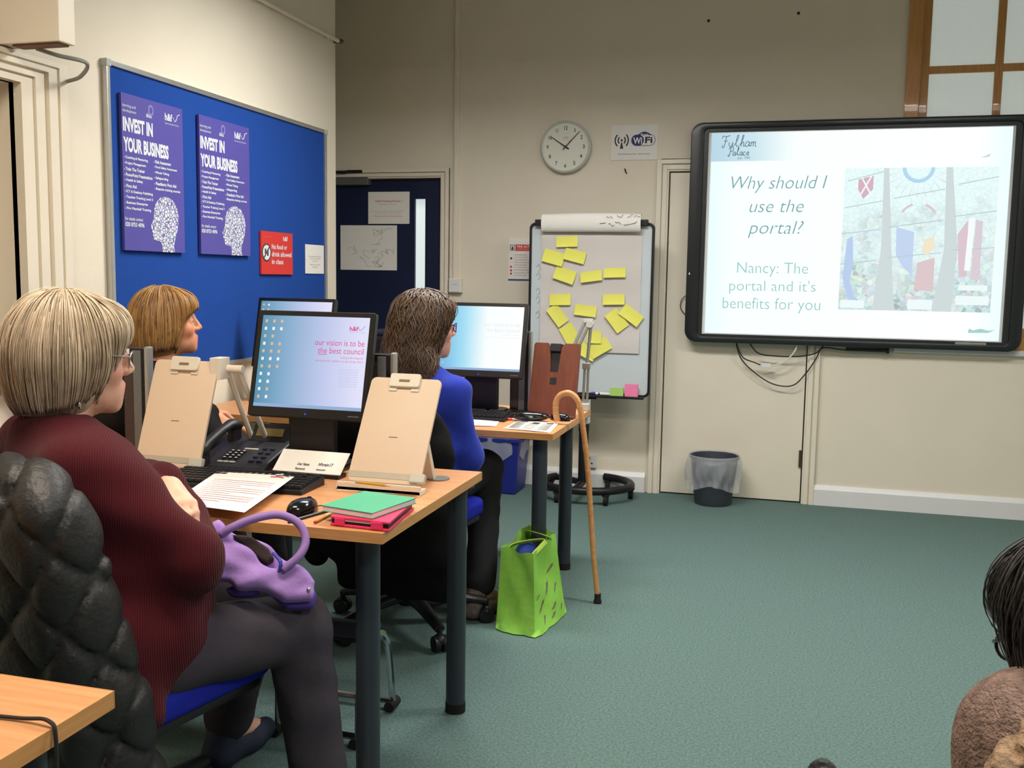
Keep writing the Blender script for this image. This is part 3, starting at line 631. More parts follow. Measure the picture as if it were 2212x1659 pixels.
pp('picture_white_column', [(0.665, 0.52), (0.695, 0.52), (0.685, 0.23), (0.655, 0.23)], (246, 255, 255), -0.0027)
pp('picture_red_arch', arc(0.105, 0.092, 0.5, 1.2, 0.40, 0.50), (206, 176, 184), -0.0024); pp('picture_red_arch', arc(0.105, 0.092, 1.9, 2.6, 0.40, 0.50), (200, 176, 184), -0.0024)
for (x, z, w_, h_) in ((0.01, 0.01, 0.13, 0.045), (0.37, 0.01, 0.13, 0.055), (0.62, 0.04, 0.17, 0.05), (0.63, 0.12, 0.15, 0.03)): pp('picture_white_panel', [(x, z), (x + w_, z), (x + w_, z + h_), (x, z + h_)], (234, 252, 252), -0.0025)
pp('slide_corner_mark', [(0.695, -0.115), (0.80, -0.112), (0.832, -0.095), (0.80, -0.10), (0.76, -0.09), (0.72, -0.10), (0.70, -0.09)], (120, 190, 180), -0.001); pp('slide_corner_mark', [(0.70, 0.845), (0.735, 0.858), (0.752, 0.868), (0.745, 0.85)], (170, 190, 190), -0.001)
MB().box(1.5, 1.66, -0.072, -0.064, 0.036, 0.046).build('pen_ledge', M_alu, t)
MB().prism([(0.014, 0.40), (0.022, 0.40), (0.018, 0.415)], -0.0875, -0.083).build('power_light', emit('white_led', (230, 235, 235)), t)

def cable(name, label, pts, m, r=0.0035, cat='cable'):
    o = MB().tube(bez(pts, 8), r, 6).build(name, m, smooth=True); return tag(o, label, cat)
M_cable = mat('black_cable', (30, 30, 32), 0.5)
YC = 5.998
cable('hanging_cable', 'longest black cable looping below the whiteboard', [(-0.285, YC, 0.96), (-0.25, YC, 0.86), (-0.17, YC, 0.78), (-0.06, YC, 0.715), (0.05, YC, 0.71), (0.12, YC, 0.78), (0.175, YC, 0.87), (0.2, YC, 0.93), (0.22, YC, 0.955)], M_cable)
cable('hanging_cable', 'black cable drooping level below the whiteboard edge', [(-0.205, YC - 0.012, 0.955), (-0.15, YC - 0.012, 0.895), (-0.05, YC - 0.012, 0.882), (0.08, YC - 0.012, 0.885), (0.17, YC - 0.012, 0.905), (0.22, YC - 0.012, 0.94), (0.35, YC - 0.012, 0.93), (0.56, YC - 0.012, 0.935)], M_cable, 0.004)
cable('hanging_cable', 'short black cable leading to the white adapter below whiteboard', [(-0.28, YC - 0.022, 0.955), (-0.24, YC - 0.022, 0.87), (-0.17, YC - 0.022, 0.84), (-0.13, YC - 0.022, 0.825)], M_cable)
cable('white_lead', 'white lead between cable adapter and whiteboard', [(-0.075, YC - 0.022, 0.825), (-0.02, YC - 0.022, 0.84), (0.03, YC - 0.022, 0.88), (0.06, YC - 0.022, 0.925), (0.065, YC - 0.022, 0.955)], mat('white_cable', (220, 218, 208), 0.5), 0.0045)
tag(MB().box(-0.128, -0.076, 5.964, 5.987, 0.812, 0.838).box(-0.135, -0.128, 5.969, 5.982, 0.817, 0.833).build('cable_adapter', M_white_gloss, bevel=0.003), 'small white cable adapter hanging below the whiteboard', 'adapter')
tag(MB().box(0.34, 0.56, 5.99, 6.02, 0.925, 0.945).box(0.56, 0.575, 5.985, 6.025, 0.918, 0.952).build('cable_clip_bar', M_black, bevel=0.002), 'black cable bar under the middle of the whiteboard', 'cable bar')
cable('side_cable', 'thin black cable loop at left of the whiteboard frame', [(-0.585, 6.03, 1.23), (-0.615, 6.03, 1.20), (-0.62, 6.03, 1.15), (-0.59, 6.03, 1.11)], M_cable, 0.0025)

# ================================================================== FLIP CHART
t = thing('flip_chart', 'white flip chart easel on a black ring base with castors', 'flip chart', (-1.125, 5.78, 0))
MB().ring(rrect(-0.372, 0.372, 0.628, 1.645, 0.035), rrect(-0.358, 0.358, 0.642, 1.631, 0.026), -0.045, -0.008).build('frame', M_black, t, smooth=True, bevel=0.003)
MB().prism(rrect(-0.36, 0.36, 0.64, 1.633, 0.027), -0.034, -0.018).build('board', mat('flipchart_white', (196, 206, 210), 0.35, vary=(4, 0.03)), t)
MB().box(-0.335, 0.335, -0.068, -0.03, 1.625, 1.662).build('clamp_bar', M_black, t, bevel=0.005)
M_flip = mat('flipchart_paper', (206, 200, 196), 0.85, vary=(3, 0.04), bump=(9, 0.35))
def sheet(u, v):
    x = -0.298 + u * 0.60; z = 0.885 + v * 0.76
    return (x, -0.0385 - 0.0025 * math.sin(9 * v + 2 * u) - 0.002 * math.sin(23 * v) - 0.004 * (1 - v) ** 3, z)
MB().grid(sheet, 12, 40).build('paper_sheet', M_flip, t, smooth='all')
def roll(u, v):   # pages thrown over the top bar
    a = PI * 0.62 * v * 2 - 0.55
    x = -0.290 + u * 0.587
    return (x, -0.052 - 0.030 * math.sin(a) - 0.012, 1.640 + 0.052 * math.cos(a) + 0.008 * math.sin(3 * u) * (1 - v))
MB().grid(roll, 16, 16).build('turned_pages', M_paper, t, smooth='all')
b = MB(); r2 = random.Random(5)
for (x0, z0) in ((0.06, 1.632), (0.11, 1.628), (0.15, 1.636), (0.20, 1.63), (0.24, 1.64), (0.10, 1.672), (0.16, 1.68), (0.22, 1.678), (0.26, 1.674)):
    pts = [(x0 + 0.012 * q, -0.097, z0 + r2.uniform(-0.008, 0.010)) for q in range(4)]
    b.tube(pts, 0.0012, 4)
b.build('marker_writing', M_ink, t)
b = MB()
for z in (1.38, 1.33, 1.24, 1.19, 1.10): b.tube(bez([(-0.328, -0.035, z), (-0.312, -0.035, z + 0.018), (-0.305, -0.035, z - 0.01), (-0.318, -0.035, z - 0.025)], 4), 0.0015, 4)
b.build('green_writing', mat('green_marker', (120, 170, 140), 0.7), t)
MB().box(-0.055, 0.005, -0.005, 0.03, 0.40, 1.2).box(-0.09, 0.05, -0.008, 0.02, 0.60, 0.66).build('upright', M_black, t, bevel=0.003)
MB().cyl((-0.025, 0.012, 0.09), (-0.025, 0.012, 0.45), 0.030).build('column', M_black, t, smooth=True)
MB().box(-0.34, 0.34, -0.075, -0.03, 0.618, 0.632).build('pen_tray', M_black, t, bevel=0.003)
ring_pts = [(0.27 * math.cos(a), 0.0 + 0.235 * math.sin(a), 0.085) for a in np.linspace(math.radians(-215), math.radians(75), 34)]
MB().tube(ring_pts, 0.024, 10).build('ring_base', M_black, t, smooth=True)
MB().tube([(-0.025, 0.012, 0.085), (-0.03, -0.235, 0.085)], 0.02).tube([(-0.025, 0.012, 0.085), (-0.22, 0.13, 0.085)], 0.02).build('base_spoke', M_black, t, smooth=True)
for a in (-205, -120, -55, 10, 70):
    x, y = 0.27 * math.cos(math.radians(a)), 0.235 * math.sin(math.radians(a))
    c = MB().cyl((x - 0.012, y, 0.03), (x + 0.012, y, 0.03), 0.03, n=16).cyl((x, y, 0.03), (x, y, 0.085), 0.010, n=10).box(x - 0.02, x + 0.02, y - 0.02, y + 0.02, 0.055, 0.068).build('castor', M_rubber, t, smooth=True)
for x0, x1, m_, lb in ((-1.10, -1.055, mat('blue_marker', (40, 50, 140), 0.4), 'blue marker pen lying in flip chart tray'), (-1.045, -0.95, M_white_gloss, 'white marker pen lying in flip chart tray')):
    o = thing('marker_pen', lb, 'pen', (x0, 5.723, 0.641), 0, 'marker pens in the flip chart tray')
    MB().cyl((0, 0, 0), ((x1 - x0) * 0.68, 0, 0), 0.0085, n=12).build('barrel', m_, o, smooth=True); MB().cyl(((x1 - x0) * 0.66, 0, 0), (x1 - x0, 0, 0), 0.0092, 0.0075, n=12).build('cap', M_white_gloss if m_ is not M_white_gloss else M_black, o, smooth=True)

notes = [(-1.267, 1.533, .128, .062, 2, 'yellow sticky note topmost on the flip chart'),
 (-1.346, 1.440, .128, .078, -15, 'yellow sticky note at left sheet edge in second row from top'),
 (-1.217, 1.450, .128, .069, -14, 'yellow sticky note just below the topmost note, tilted right'),
 (-1.276, 1.337, .128, .078, -18, 'yellow sticky note left in the row of three across the sheet'),
 (-1.117, 1.332, .128, .061, 8, 'yellow sticky note middle in the row of three, tilted upward'),
 (-0.978, 1.355, .130, .056, 2, 'yellow sticky note right in the row of three'),
 (-1.301, 1.192, .128, .067, 2, 'yellow sticky note level at left above a slanted note'),
 (-0.979, 1.199, .128, .061, 2, 'yellow sticky note level at right above two slanted notes'),
 (-1.314, 1.098, .128, .075, -52, 'yellow sticky note steeply slanted at lower left of the sheet'),
 (-1.146, 1.130, .130, .064, -6, 'yellow sticky note in the centre above the silver arm tip'),
 (-0.957, 1.077, .128, .085, -52, 'yellow sticky note steeply slanted, left of the right-hand pair'),
 (-0.873, 1.109, .133, .072, -35, 'bright yellow sticky note at right edge of the sheet'),
 (-1.235, 0.982, .128, .085, -60, 'yellow sticky note left of the silver arm near sheet bottom'),
 (-1.09, 0.976, .085, .075, 0, 'yellow sticky note right behind the silver arm'),
 (-1.057, 0.913, .133, .080, 32, 'yellow sticky note tilted upward at the sheet bottom'),
 (-1.132, 0.890, .120, .078, -25, 'yellow sticky note lowest, hanging over the sheet bottom')]
for i, (x, z, w_, h_, r_, lb) in enumerate(notes):
    def nf(u, v, w_=w_, h_=h_): return ((u - .5) * w_, -0.010 * (1 - v) ** 2 - 0.0008, (v - .5) * h_)
    b = MB().grid(nf, 3, 5); n0 = len(b.v)
    b.add([(p[0], p[1] + 0.0006, p[2]) for p in b.v], [tuple(reversed(f)) for f in b.f])
    o = b.build('sticky_note', M_yellow, smooth='all', loc=(x, 5.7345 - 0.0012 * (i % 3), z), rot=(0, -math.radians(r_), 0)); tag(o, lb, 'sticky note', 'yellow sticky notes on the flip chart')
for x, z, w_, h_, m_, lb in ((-0.944, 0.642, 0.080, 0.047, mat('green_note_paper', (168, 206, 110), 0.75), 'lime green pad of sticky notes on flip chart tray'), (-0.857, 0.642, 0.078, 0.072, mat('pink_note_paper', (240, 130, 176), 0.75), 'pink pad of sticky notes on flip chart tray')):
    o = thing('sticky_pad', lb, 'sticky pad', (x, 5.71, z - 0.008), 0, 'sticky note pads in the tray')
    MB().box(-w_ / 2, w_ / 2, 0.0, 0.010, 0.0, h_).build('pad_block', m_, o); MB().grid(lambda u, v: ((u - .5) * w_, -0.0012 - 0.004 * u * u, v * h_), 4, 3).build('top_sheet', m_, o, smooth='all')

# ================================================================== BINS
t = thing('waste_bin', 'dark grey waste bin with a clear liner by the cream door', 'bin', (-0.375, 5.865, 0))
M_bin = mat('bin_grey', (62, 68, 78), 0.5, vary=(12, 0.1))
MB().lathe([(0.105, 0.0), (0.108, 0.004), (0.138, 0.275), (0.146, 0.278), (0.146, 0.29), (0.134, 0.288), (0.104, 0.012), (0.0, 0.010)], n=32).build('body', M_bin, t, smooth=True)
M_liner = mat('clear_film', (226, 230, 236), 0.22, spec=0.7, vary=(6, 0.05), alpha=0.30)
def liner(u, v):
    a = 2 * PI * u; w_ = 0.012 * math.sin(7 * a + 5 * v) + 0.008 * math.sin(13 * a + 1.3 + 6 * v) + 0.004 * math.sin(23 * a - 9 * v)
    if v < 0.3: k = v / 0.3; r, z = 0.126 + 0.016 * k, 0.20 + 0.095 * k + 0.006 * math.sin(5 * a) * k
    else: k = (v - 0.3) / 0.7; r, z = 0.150 + 0.012 * math.sin(PI * min(1, k * 1.2)) + w_ * k + 0.012 * max(0, math.cos(a - 2.9)) * k, 0.297 - 0.19 * k + 0.02 * math.sin(3 * a) * k
    return (r * math.cos(a), r * math.sin(a), z)
MB().grid(liner, 110, 30).build('bin_liner', M_liner, t, smooth='all')
t = thing('recycling_box', 'royal blue plastic recycling box lined with clear plastic under far desk', 'bin', (-1.70, 5.80, 0))
M_bbin = mat('blue_plastic', (28, 40, 130), 0.45, vary=(12, 0.08))
def trap(w0, d0, w1, d1, h):
    return [(sx * w0, sy * d0, 0) for sy in (-1, 1) for sx in (-1, 1)] + [(sx * w1, sy * d1, h) for sy in (-1, 1) for sx in (-1, 1)]
MB().add(trap(0.155, 0.12, 0.18, 0.145, 0.34), [(0, 2, 3, 1), (0, 1, 5, 4), (1, 3, 7, 5), (3, 2, 6, 7), (2, 0, 4, 6), (4, 5, 7, 6)]).build('tub', M_bbin, t, bevel=0.012)
MB().ring([(-0.19, -0.155), (0.19, -0.155), (0.19, 0.155), (-0.19, 0.155)], [(-0.172, -0.137), (0.172, -0.137), (0.172, 0.137), (-0.172, 0.137)], 0.325, 0.348, 'xy').build('rim', M_bbin, t, bevel=0.004)
def lin2(u, v):
    a = 2 * PI * u; c, s = math.cos(a), math.sin(a); k = (abs(c) ** 4 + abs(s) ** 4) ** -0.25
    return (0.185 * k * c * (1 + .03 * math.sin(9 * a + 5 * v)), 0.152 * k * s * (1 + .04 * math.sin(11 * a)), 0.36 - 0.13 * v + 0.02 * math.sin(6 * a) * (0.4 + v))
MB().grid(lin2, 48, 8).build('bin_liner', M_liner, t, smooth='all')

# low cabinet and printer beside the recess, seen past the monitor
t = thing('filing_cabinet', 'low beige filing cabinet behind the far left desk', 'cabinet', (-1.98, 4.98, 0))
MB().box(-0.24, 0.24, -0.2, 0.2, 0.03, 0.90).build('carcass', M_beige, t, bevel=0.005)
for z in (0.05, 0.48):
    d = MB().box(-0.23, 0.23, -0.215, -0.2, z, z + 0.40).build('drawer', M_beige, t, bevel=0.003); MB().box(-0.06, 0.06, -0.23, -0.215, z + 0.32, z + 0.34).build('handle', M_alu, d, bevel=0.003)
MB().box(-0.23, 0.23, -0.19, 0.19, 0, 0.03).build('plinth', M_black, t)
t = thing('printer', 'black desktop printer on the beige cabinet', 'printer', (-1.97, 4.98, 0.90))
MB().box(-0.21, 0.21, -0.19, 0.18, 0.0, 0.10).build('body', M_black, t, bevel=0.012); MB().box(-0.20, 0.20, -0.16, 0.17, 0.10, 0.125).build('lid', mat('navy_plastic', (34, 36, 56), 0.3), t, bevel=0.010)
MB().box(0.12, 0.2, -0.195, -0.185, 0.04, 0.08).build('control_panel', M_alu, t); MB().box(-0.13, 0.13, -0.25, -0.18, 0.015, 0.022).build('paper_tray', M_black, t)

# ================================================================== DESKS
def desk(x0, x1, y0, y1, legs, label, cable_port=None):
    t = thing('desk', label, 'desk', (x0, y0, 0))
    w, d = x1 - x0, y1 - y0
    MB().box(0, w, 0, d, 0.705, 0.73).build('desktop', M_desk, t, bevel=0.0015)
    for a, b_, c, e in ((-0.0012, w + 0.0012, -0.0012, 0.0004), (-0.0012, w + 0.0012, d - 0.0004, d + 0.0012), (-0.0012, 0.0004, 0, d), (w - 0.0004, w + 0.0012, 0, d)):
        MB().box(a, b_, c, e, 0.7045, 0.7300).build('edge_band', M_deskedge, t)
    for (lx, ly) in legs:
        lx -= x0; ly -= y0
        l = MB().cyl((lx, ly, 0.028), (lx, ly, 0.700), 0.0295, n=28).build('leg', M_leg, t, smooth=True)
        MB().cyl((lx, ly, 0), (lx, ly, 0.03), 0.031, n=28).build('foot', M_rubber, l, smooth=True); MB().cyl((lx, ly, 0.697), (lx, ly, 0.7055), 0.05, n=28).build('mounting_plate', M_leg, l)
    MB().box(0.12, w - 0.12, d * 0.5 - 0.01, d * 0.5 + 0.015, 0.64, 0.705).build('under_rail', M_leg, t)
    return t
D1 = desk(-2.46, -0.872, 2.05, 2.815, [(-0.945, 2.135), (-0.922, 2.735), (-2.38, 2.135), (-2.38, 2.735)], 'beech desk in the middle row with telephone and two copy holders')
MB().cyl((1.50, 0.62, 0.7295), (1.50, 0.62, 0.733), 0.034, n=24).build('cable_grommet', mat('grommet_grey', (110, 112, 108), 0.5), D1, smooth=True)
D2 = desk(-1.78, -0.835, 3.60, 4.345, [(-0.905, 3.69), (-0.93, 4.285), (-1.70, 3.69), (-1.70, 4.285)], 'beech desk in the far row with walking stick hooked on it')
D2L = desk(-2.46, -1.94, 3.62, 4.36, [(-2.02, 3.70), (-2.02, 4.28), (-2.38, 3.70), (-2.38, 4.28)], 'narrow beech desk in far row beside the noticeboard wall')
D3 = desk(-2.46, -0.893, 0.42, 1.137, [(-0.98, 0.50), (-0.98, 1.06), (-2.38, 0.50), (-2.38, 1.06)], 'beech desk corner nearest the viewer at lower left')

# ------------------------------------------------------------------ monitors
M_bezel = mat('monitor_black', (24, 22, 24), 0.35, vary=(30, 0.1))
def monitor(x, y, label, stops, content, rotz=0.0, W=0.386, Hm=0.325, tilt=14, zb=0.893):
    """y is the front of the panel's lower edge."""
    t = thing('computer_monitor', label, 'monitor', (x, y, 0.73), rotz, 'black desktop monitors')
    p = MB().prism(rrect(-W / 2, W / 2, 0, Hm, 0.008, 3), 0.0, 0.022).prism(rrect(-W / 2 + 0.03, W / 2 - 0.03, 0.03, Hm - 0.03, 0.03, 4), 0.02, 0.055).build('panel', M_bezel, t, bevel=0.002, loc=(0, 0, zb - 0.73), rot=(-math.radians(tilt), 0, 0))
    sx, z0, z1 = W / 2 - 0.016, 0.030, Hm - 0.016
    MB().ring([(-W / 2 + .002, .002), (W / 2 - .002, .002), (W / 2 - .002, Hm - .002), (-W / 2 + .002, Hm - .002)], [(-sx, z0), (sx, z0), (sx, z1), (-sx, z1)], -0.004, 0.002).build('bezel', M_bezel, p, bevel=0.0015)
    s = MB().grid(lambda u, v: (-sx + 2 * sx * u, -0.0008, z0 + (z1 - z0) * v), 2, 2).build('screen', ramp_emit('screen_' + str(len(MATS)), stops, 1.0, 'X', -sx, sx, 0.12, 3), p)
    MB().cyl((0, -0.0045, 0.013), (0, -0.003, 0.013), 0.0028, n=10).build('power_light', emit('blue_led', (70, 80, 255), 1.2), p)
    text('maker_mark', 'syncview', (W / 2 - 0.055, W / 2 - 0.020, 0.010, 0.0155), -0.0046, mat('grey_print', (150, 145, 135)), p)
    # taskbar and icons
    MB().grid(lambda u, v: (-sx + 2 * sx * u, -0.0012, z0 + 0.010 * v), 1, 1).build('taskbar', emit('taskbar_blue', (150, 176, 214)), p)
    r3 = random.Random(int(abs(x) * 1000)); iw = MB(); ic = MB()
    for r in range(11):
        for c in range(content['cols'](r)):
            px, pz = -sx + 0.010 + c * 0.026 + 0.004, z1 - 0.018 - r * 0.0232
            (iw if r3.random() < 0.65 else ic).box(px - 0.0038, px + 0.0038, -0.0016, -0.0009, pz - 0.0042, pz + 0.005)
    iw.build('desktop_icons', emit('icon_white', (240, 246, 250)), p)['kind'] = 'stuff'
    if ic.v: ic.build('desktop_icons', emit('icon_tan', (222, 190, 150)), p)['kind'] = 'stuff'
    for (q, x0, x1, a, b_, m_, bo) in content['text']: text('screen_text', q, (x0, x1, a, b_), -0.0016, m_, p, bold=bo)
    for f in content.get('extra', []): f(p)
    # stand
    MB().box(-0.075, 0.075, 0.035, 0.065, 0.02, 0.26).build('neck', M_bezel, t, bevel=0.006)
    MB().prism(rrect(-0.10, 0.10, 0.0, 0.165, 0.05, 6), 0.0, 0.020, 'xy').build('base', M_bezel, t, smooth=True, bevel=0.004)
    return t
M_pinktx = emit('screen_pink', (226, 62, 128)); M_greytx = emit('screen_grey', (150, 160, 190))
def swoosh(p): MB().tube(bez([(0.140, -0.0016, 0.281), (0.148, -0.0016, 0.270), (0.156, -0.0016, 0.276), (0.163, -0.0016, 0.284)], 4), 0.0009, 4).build('screen_logo_swoosh', M_greytx, p)
def underline(p): MB().box(0.018, 0.048, -0.0017, -0.0012, 0.194, 0.1955).build('screen_underline', M_pinktx, p)
vision = [('our vision is to be', 0.006, 0.166, 0.222, 0.240, M_pinktx, -0.004), ('the best council', 0.018, 0.166, 0.198, 0.216, M_pinktx, -0.004), ('acting with integrity', 0.094, 0.166, 0.182, 0.190, M_pinktx, -0.006), ('working with residents to get things done', 0.012, 0.166, 0.171, 0.179, M_pinktx, -0.006), ('h&f', 0.114, 0.142, 0.268, 0.282, M_pinktx, 0.02), ('the low tax borough', 0.114, 0.164, 0.262, 0.265, M_greytx, 0)]
para = [('hammersmith and fulham council computer', 0.095, 0.155, 0.148 - i * 0.007, 0.152 - i * 0.007, M_greytx, -0.01) for i in range(8)]
BLUE1 = [(0.0, (78, 142, 168)), (0.3, (136, 174, 206)), (0.7, (196, 204, 238)), (1.0, (226, 226, 250))]
BLUE2 = [(0.0, (96, 176, 226)), (0.35, (170, 226, 246)), (0.62, (250, 255, 255)), (1.0, (255, 255, 255))]
monitor(-1.362, 2.622, 'black monitor with pink council slogan on the middle desk', BLUE1, {'cols': lambda r: [3, 3, 2, 3, 3, 3, 3, 2, 2, 2, 2][r], 'text': vision + para, 'extra': [swoosh, underline]})
monitor(-2.235, 2.622, 'black monitor behind the woman in the maroon cardigan', BLUE1, {'cols': lambda r: 2, 'text': vision, 'extra': []})
monitor(-1.255, 3.985, 'bright black monitor in front of the woman in blue', BLUE2, {'cols': lambda r: 2 if r < 8 else 1, 'text': [(q, a, b_, c, d, emit('screen_faint', (226, 236, 240)), o) for q, a, b_, c, d, m_, o in vision[:4]], 'extra': []}, W=0.392)
monitor(-2.165, 4.02, 'black monitor mostly hidden behind the slogan monitor', BLUE1, {'cols': lambda r: 2, 'text': [], 'extra': []}, W=0.392)

# ------------------------------------------------------------------ slim computers standing upright
def computer(x, y, label, sticker=False):
    t = thing('desktop_computer', label, 'computer', (x, y, 0.73), 0, 'slim upright computers beside the monitors')
    MB().box(-0.05, 0.034, 0, 0.030, 0.012, 0.352).build('case', mat('computer_black', (38, 34, 36), 0.45), t, bevel=0.004)
    MB().box(-0.06, 0.055, -0.03, 0.09, 0, 0.012).build('stand', M_black, t, bevel=0.003)
    MB().box(-0.045, -0.012, -0.004, 0.0, 0.02, 0.33).build('drive_bay', mat('computer_brown', (66, 54, 50), 0.5), t, bevel=0.001)
    MB().box(-0.010, 0.018, -0.006, 0.0, 0.01, 0.345).build('grey_panel', mat('computer_grey', (104, 108, 108), 0.4), t, bevel=0.002)
    for i in range(9): MB().box(0.020, 0.031, -0.003, 0.001, 0.05 + i * 0.03, 0.066 + i * 0.03).build('vent', M_black, t)
    MB().box(0.033, 0.047, -0.009, 0.020, 0.012, 0.358).build('silver_strip', M_alu, t, bevel=0.004)
    if sticker: MB().box(-0.044, -0.022, -0.0055, -0.004, 0.275, 0.350).build('label_sticker', M_paper, t)
computer(-1.945, 2.63, 'slim upright computer with white sticker left of the copy holder', True)
computer(-1.175, 2.75, 'slim upright computer at right edge of the slogan monitor')
computer(-1.108, 4.14, 'slim upright computer behind the brown copy stand')

# ------------------------------------------------------------------ copy holders
def copy_holder(x, y, lean, label, rods=False, rotz=0.0):
    t = thing('copy_holder', label, 'copy holder', (x, y, 0.73), rotz, 'beige copy holders on the middle desk')
    p = MB().prism(rrect(-0.108, 0.108, 0.0, 0.325, 0.016, 5), 0.0, 0.010).build('board', M_beige, t, smooth=True, bevel=0.0025, loc=(0, 0, 0.022), rot=(-math.radians(lean), 0, 0))
    MB().prism(rrect(-0.046, 0.046, 0.292, 0.334, 0.006, 3), -0.012, 0.0).box(-0.046, -0.022, -0.0035, 0, 0.281, 0.294).box(0.022, 0.046, -0.0035, 0, 0.281, 0.294).build('clip', M_beige2, p, bevel=0.002)
    MB().box(-0.016, 0.016, -0.0135, -0.0115, 0.307, 0.314).build('clip_slot', mat('slot_brown', (130, 106, 84), 0.6), p)
    MB().box(-0.013, 0.013, -0.0008, 0.0, 0.136, 0.1385).build('emblem', mat('slot_brown', (130, 106, 84), 0.6), p)
    MB().box(-0.108, 0.108, -0.0012, 0.0, 0.012, 0.030).build('line_guide', mat('grey_guide', (176, 168, 150), 0.4), p, bevel=0.0004)
    MB().box(0.078, 0.122, -0.012, 0.006, 0.004, 0.030).build('guide_slider', mat('clear_grey', (186, 184, 172), 0.3), p, bevel=0.003)
    MB().box(-0.122, 0.124, -0.034, 0.012, 0.0, 0.014).box(-0.122, 0.124, -0.034, -0.028, 0.0, 0.026).build('tray', M_beige2, t, bevel=0.003)
    a = math.radians(lean); top = lambda h: (0, math.sin(a) * h, 0.022 + math.cos(a) * h)
    if rods:
        q = top(0.30)
        MB().box(0.085, 0.12, q[1] - 0.005, q[1] + 0.05, q[2] - 0.03, q[2] + 0.035).cyl((0.09, q[1] + 0.04, q[2]), (0.17, q[1] + 0.04, q[2]), 0.012).build('hinge', M_beige2, t, bevel=0.002)
        for dx, ex in ((0.115, 0.125), (0.155, 0.180)): MB().tube([(dx, q[1] + 0.04, q[2]), (ex, q[1] + 0.20, 0.006)], 0.0085, 10).build('support_rod', M_beige2, t, smooth=True)
        MB().box(0.105, 0.2, q[1] + 0.185, q[1] + 0.215, 0.0, 0.014).build('rod_foot', M_beige2, t, bevel=0.003)
    else:
        q = top(0.17)
        MB().add([(sx * 0.035 + s2, yy, zz) for sx in (-1, 1) for s2 in (0.05,) for yy, zz in ((q[1] + 0.004, q[2]), (q[1] + 0.02, q[2] + 0.01), (q[1] + 0.085, 0.0), (q[1] + 0.105, 0.004))], [(0, 1, 3, 2), (4, 6, 7, 5), (0, 4, 5, 1), (1, 5, 7, 3), (3, 7, 6, 2), (2, 6, 4, 0)]).build('rear_leg', M_beige2, t, bevel=0.002)
    return t
copy_holder(-1.05, 2.47, 33, 'beige copy holder at the right end of the middle desk')
copy_holder(-1.735, 2.47, 21, 'beige copy holder with two support rods left of the telephone', rods=True)

# brown copy stand on the far desk
t = thing('brown_copy_stand', 'dark brown wooden copy stand with slotted back on far desk', 'copy stand', (-0.945, 4.03, 0.73), math.radians(-4))
M_brown = wood_mat('mahogany_stain', (92, 40, 22), (112, 52, 28), scale=6, stretch=(10, 10, 1.5))
half = [(-0.103, 0.0), (0.106, 0.0), (0.102, 0.305), (0.098, 0.312), (0.036, 0.312), (0.020, 0.296), (0.013, 0.185), (-0.021, 0.185), (-0.030, 0.296), (-0.042, 0.312), (-0.098, 0.312), (-0.104, 0.303)]
p = MB().prism([(-0.103, 0.0), (0.106, 0.0), (0.1035, 0.186), (-0.1035, 0.186)], 0.0, 0.012).prism([(0.013, 0.1855), (0.1035, 0.1855), (0.102, 0.305), (0.098, 0.312), (0.036, 0.312), (0.020, 0.296)], 0.0, 0.012).prism([(-0.1035, 0.1855), (-0.021, 0.1855), (-0.030, 0.296), (-0.042, 0.312), (-0.098, 0.312), (-0.104, 0.303)], 0.0, 0.012).build('slotted_board', M_brown, t, loc=(0, 0, 0.010), rot=(-math.radians(15), 0, 0))
MB().box(-0.030, 0.018, -0.006, 0.018, 0.275, 0.310).build('clip', M_blackm, p, bevel=0.003); MB().box(-0.030, 0.022, 0.012, 0.02, 0.16, 0.31).build('clip_arm', M_black, p); MB().box(-0.018, 0.010, -0.002, 0.0, 0.135, 0.162).build('stop_block', M_black, p)
MB().box(-0.105, 0.105, -0.03, 0.02, 0.0, 0.012).build('ledge', M_brown, t, bevel=0.002)
MB().box(-0.03, 0.03, 0.0, 0.012, 0.0, 0.19, Matrix.Translation((0, 0.125, 0)) @ Matrix.Rotation(math.radians(14), 4, 'X')).build('rear_leg', M_brown, t)

# articulated silver arm clamped to the far desk
t = thing('articulated_arm', 'silver articulated arm clamped to the far desk corner', 'desk arm', (-0.858, 4.315, 0.73))
MB().box(-0.02, 0.022, -0.02, 0.036, -0.06, -0.03).box(-0.02, 0.022, 0.0305, 0.036, -0.06, 0.045).box(-0.02, 0.022, -0.02, 0.036, 0.001, 0.03).cyl((0, 0, -0.10), (0, 0, -0.028), 0.006).build('clamp', mat('arm_white', (196, 196, 190), 0.4), t, bevel=0.002)
for dx in (-0.008, 0.010): MB().tube([(dx, 0.01, 0.03), (0.006 + dx * 0.9, 0.0, 0.20)], 0.006, 8).build('lower_rod', M_alu, t, smooth=True)
MB().box(-0.012, 0.024, -0.008, 0.012, 0.185, 0.215).build('elbow', M_alu, t, bevel=0.003)
MB().tube([(0.008, 0.0, 0.205), (0.022, 0.0, 0.385)], 0.0075, 8).build('middle_rod', M_alu, t, smooth=True)
MB().cyl((0.018, -0.014, 0.388), (0.018, 0.014, 0.388), 0.016, n=16).box(-0.010, 0.030, -0.01, 0.01, 0.395, 0.412).build('joint', mat('arm_white', (196, 196, 190)), t, smooth=True)
for dx in (-0.012, 0.010): MB().tube([(0.006 + dx, 0.0, 0.398), (-0.052 + dx, -0.03, 0.25)], 0.0085, 8).build('upper_rod', M_alu, t, smooth=True)
MB().cyl((-0.056, -0.045, 0.247), (-0.056, -0.015, 0.247), 0.013, n=14).build('end_joint', M_alu, t, smooth=True)

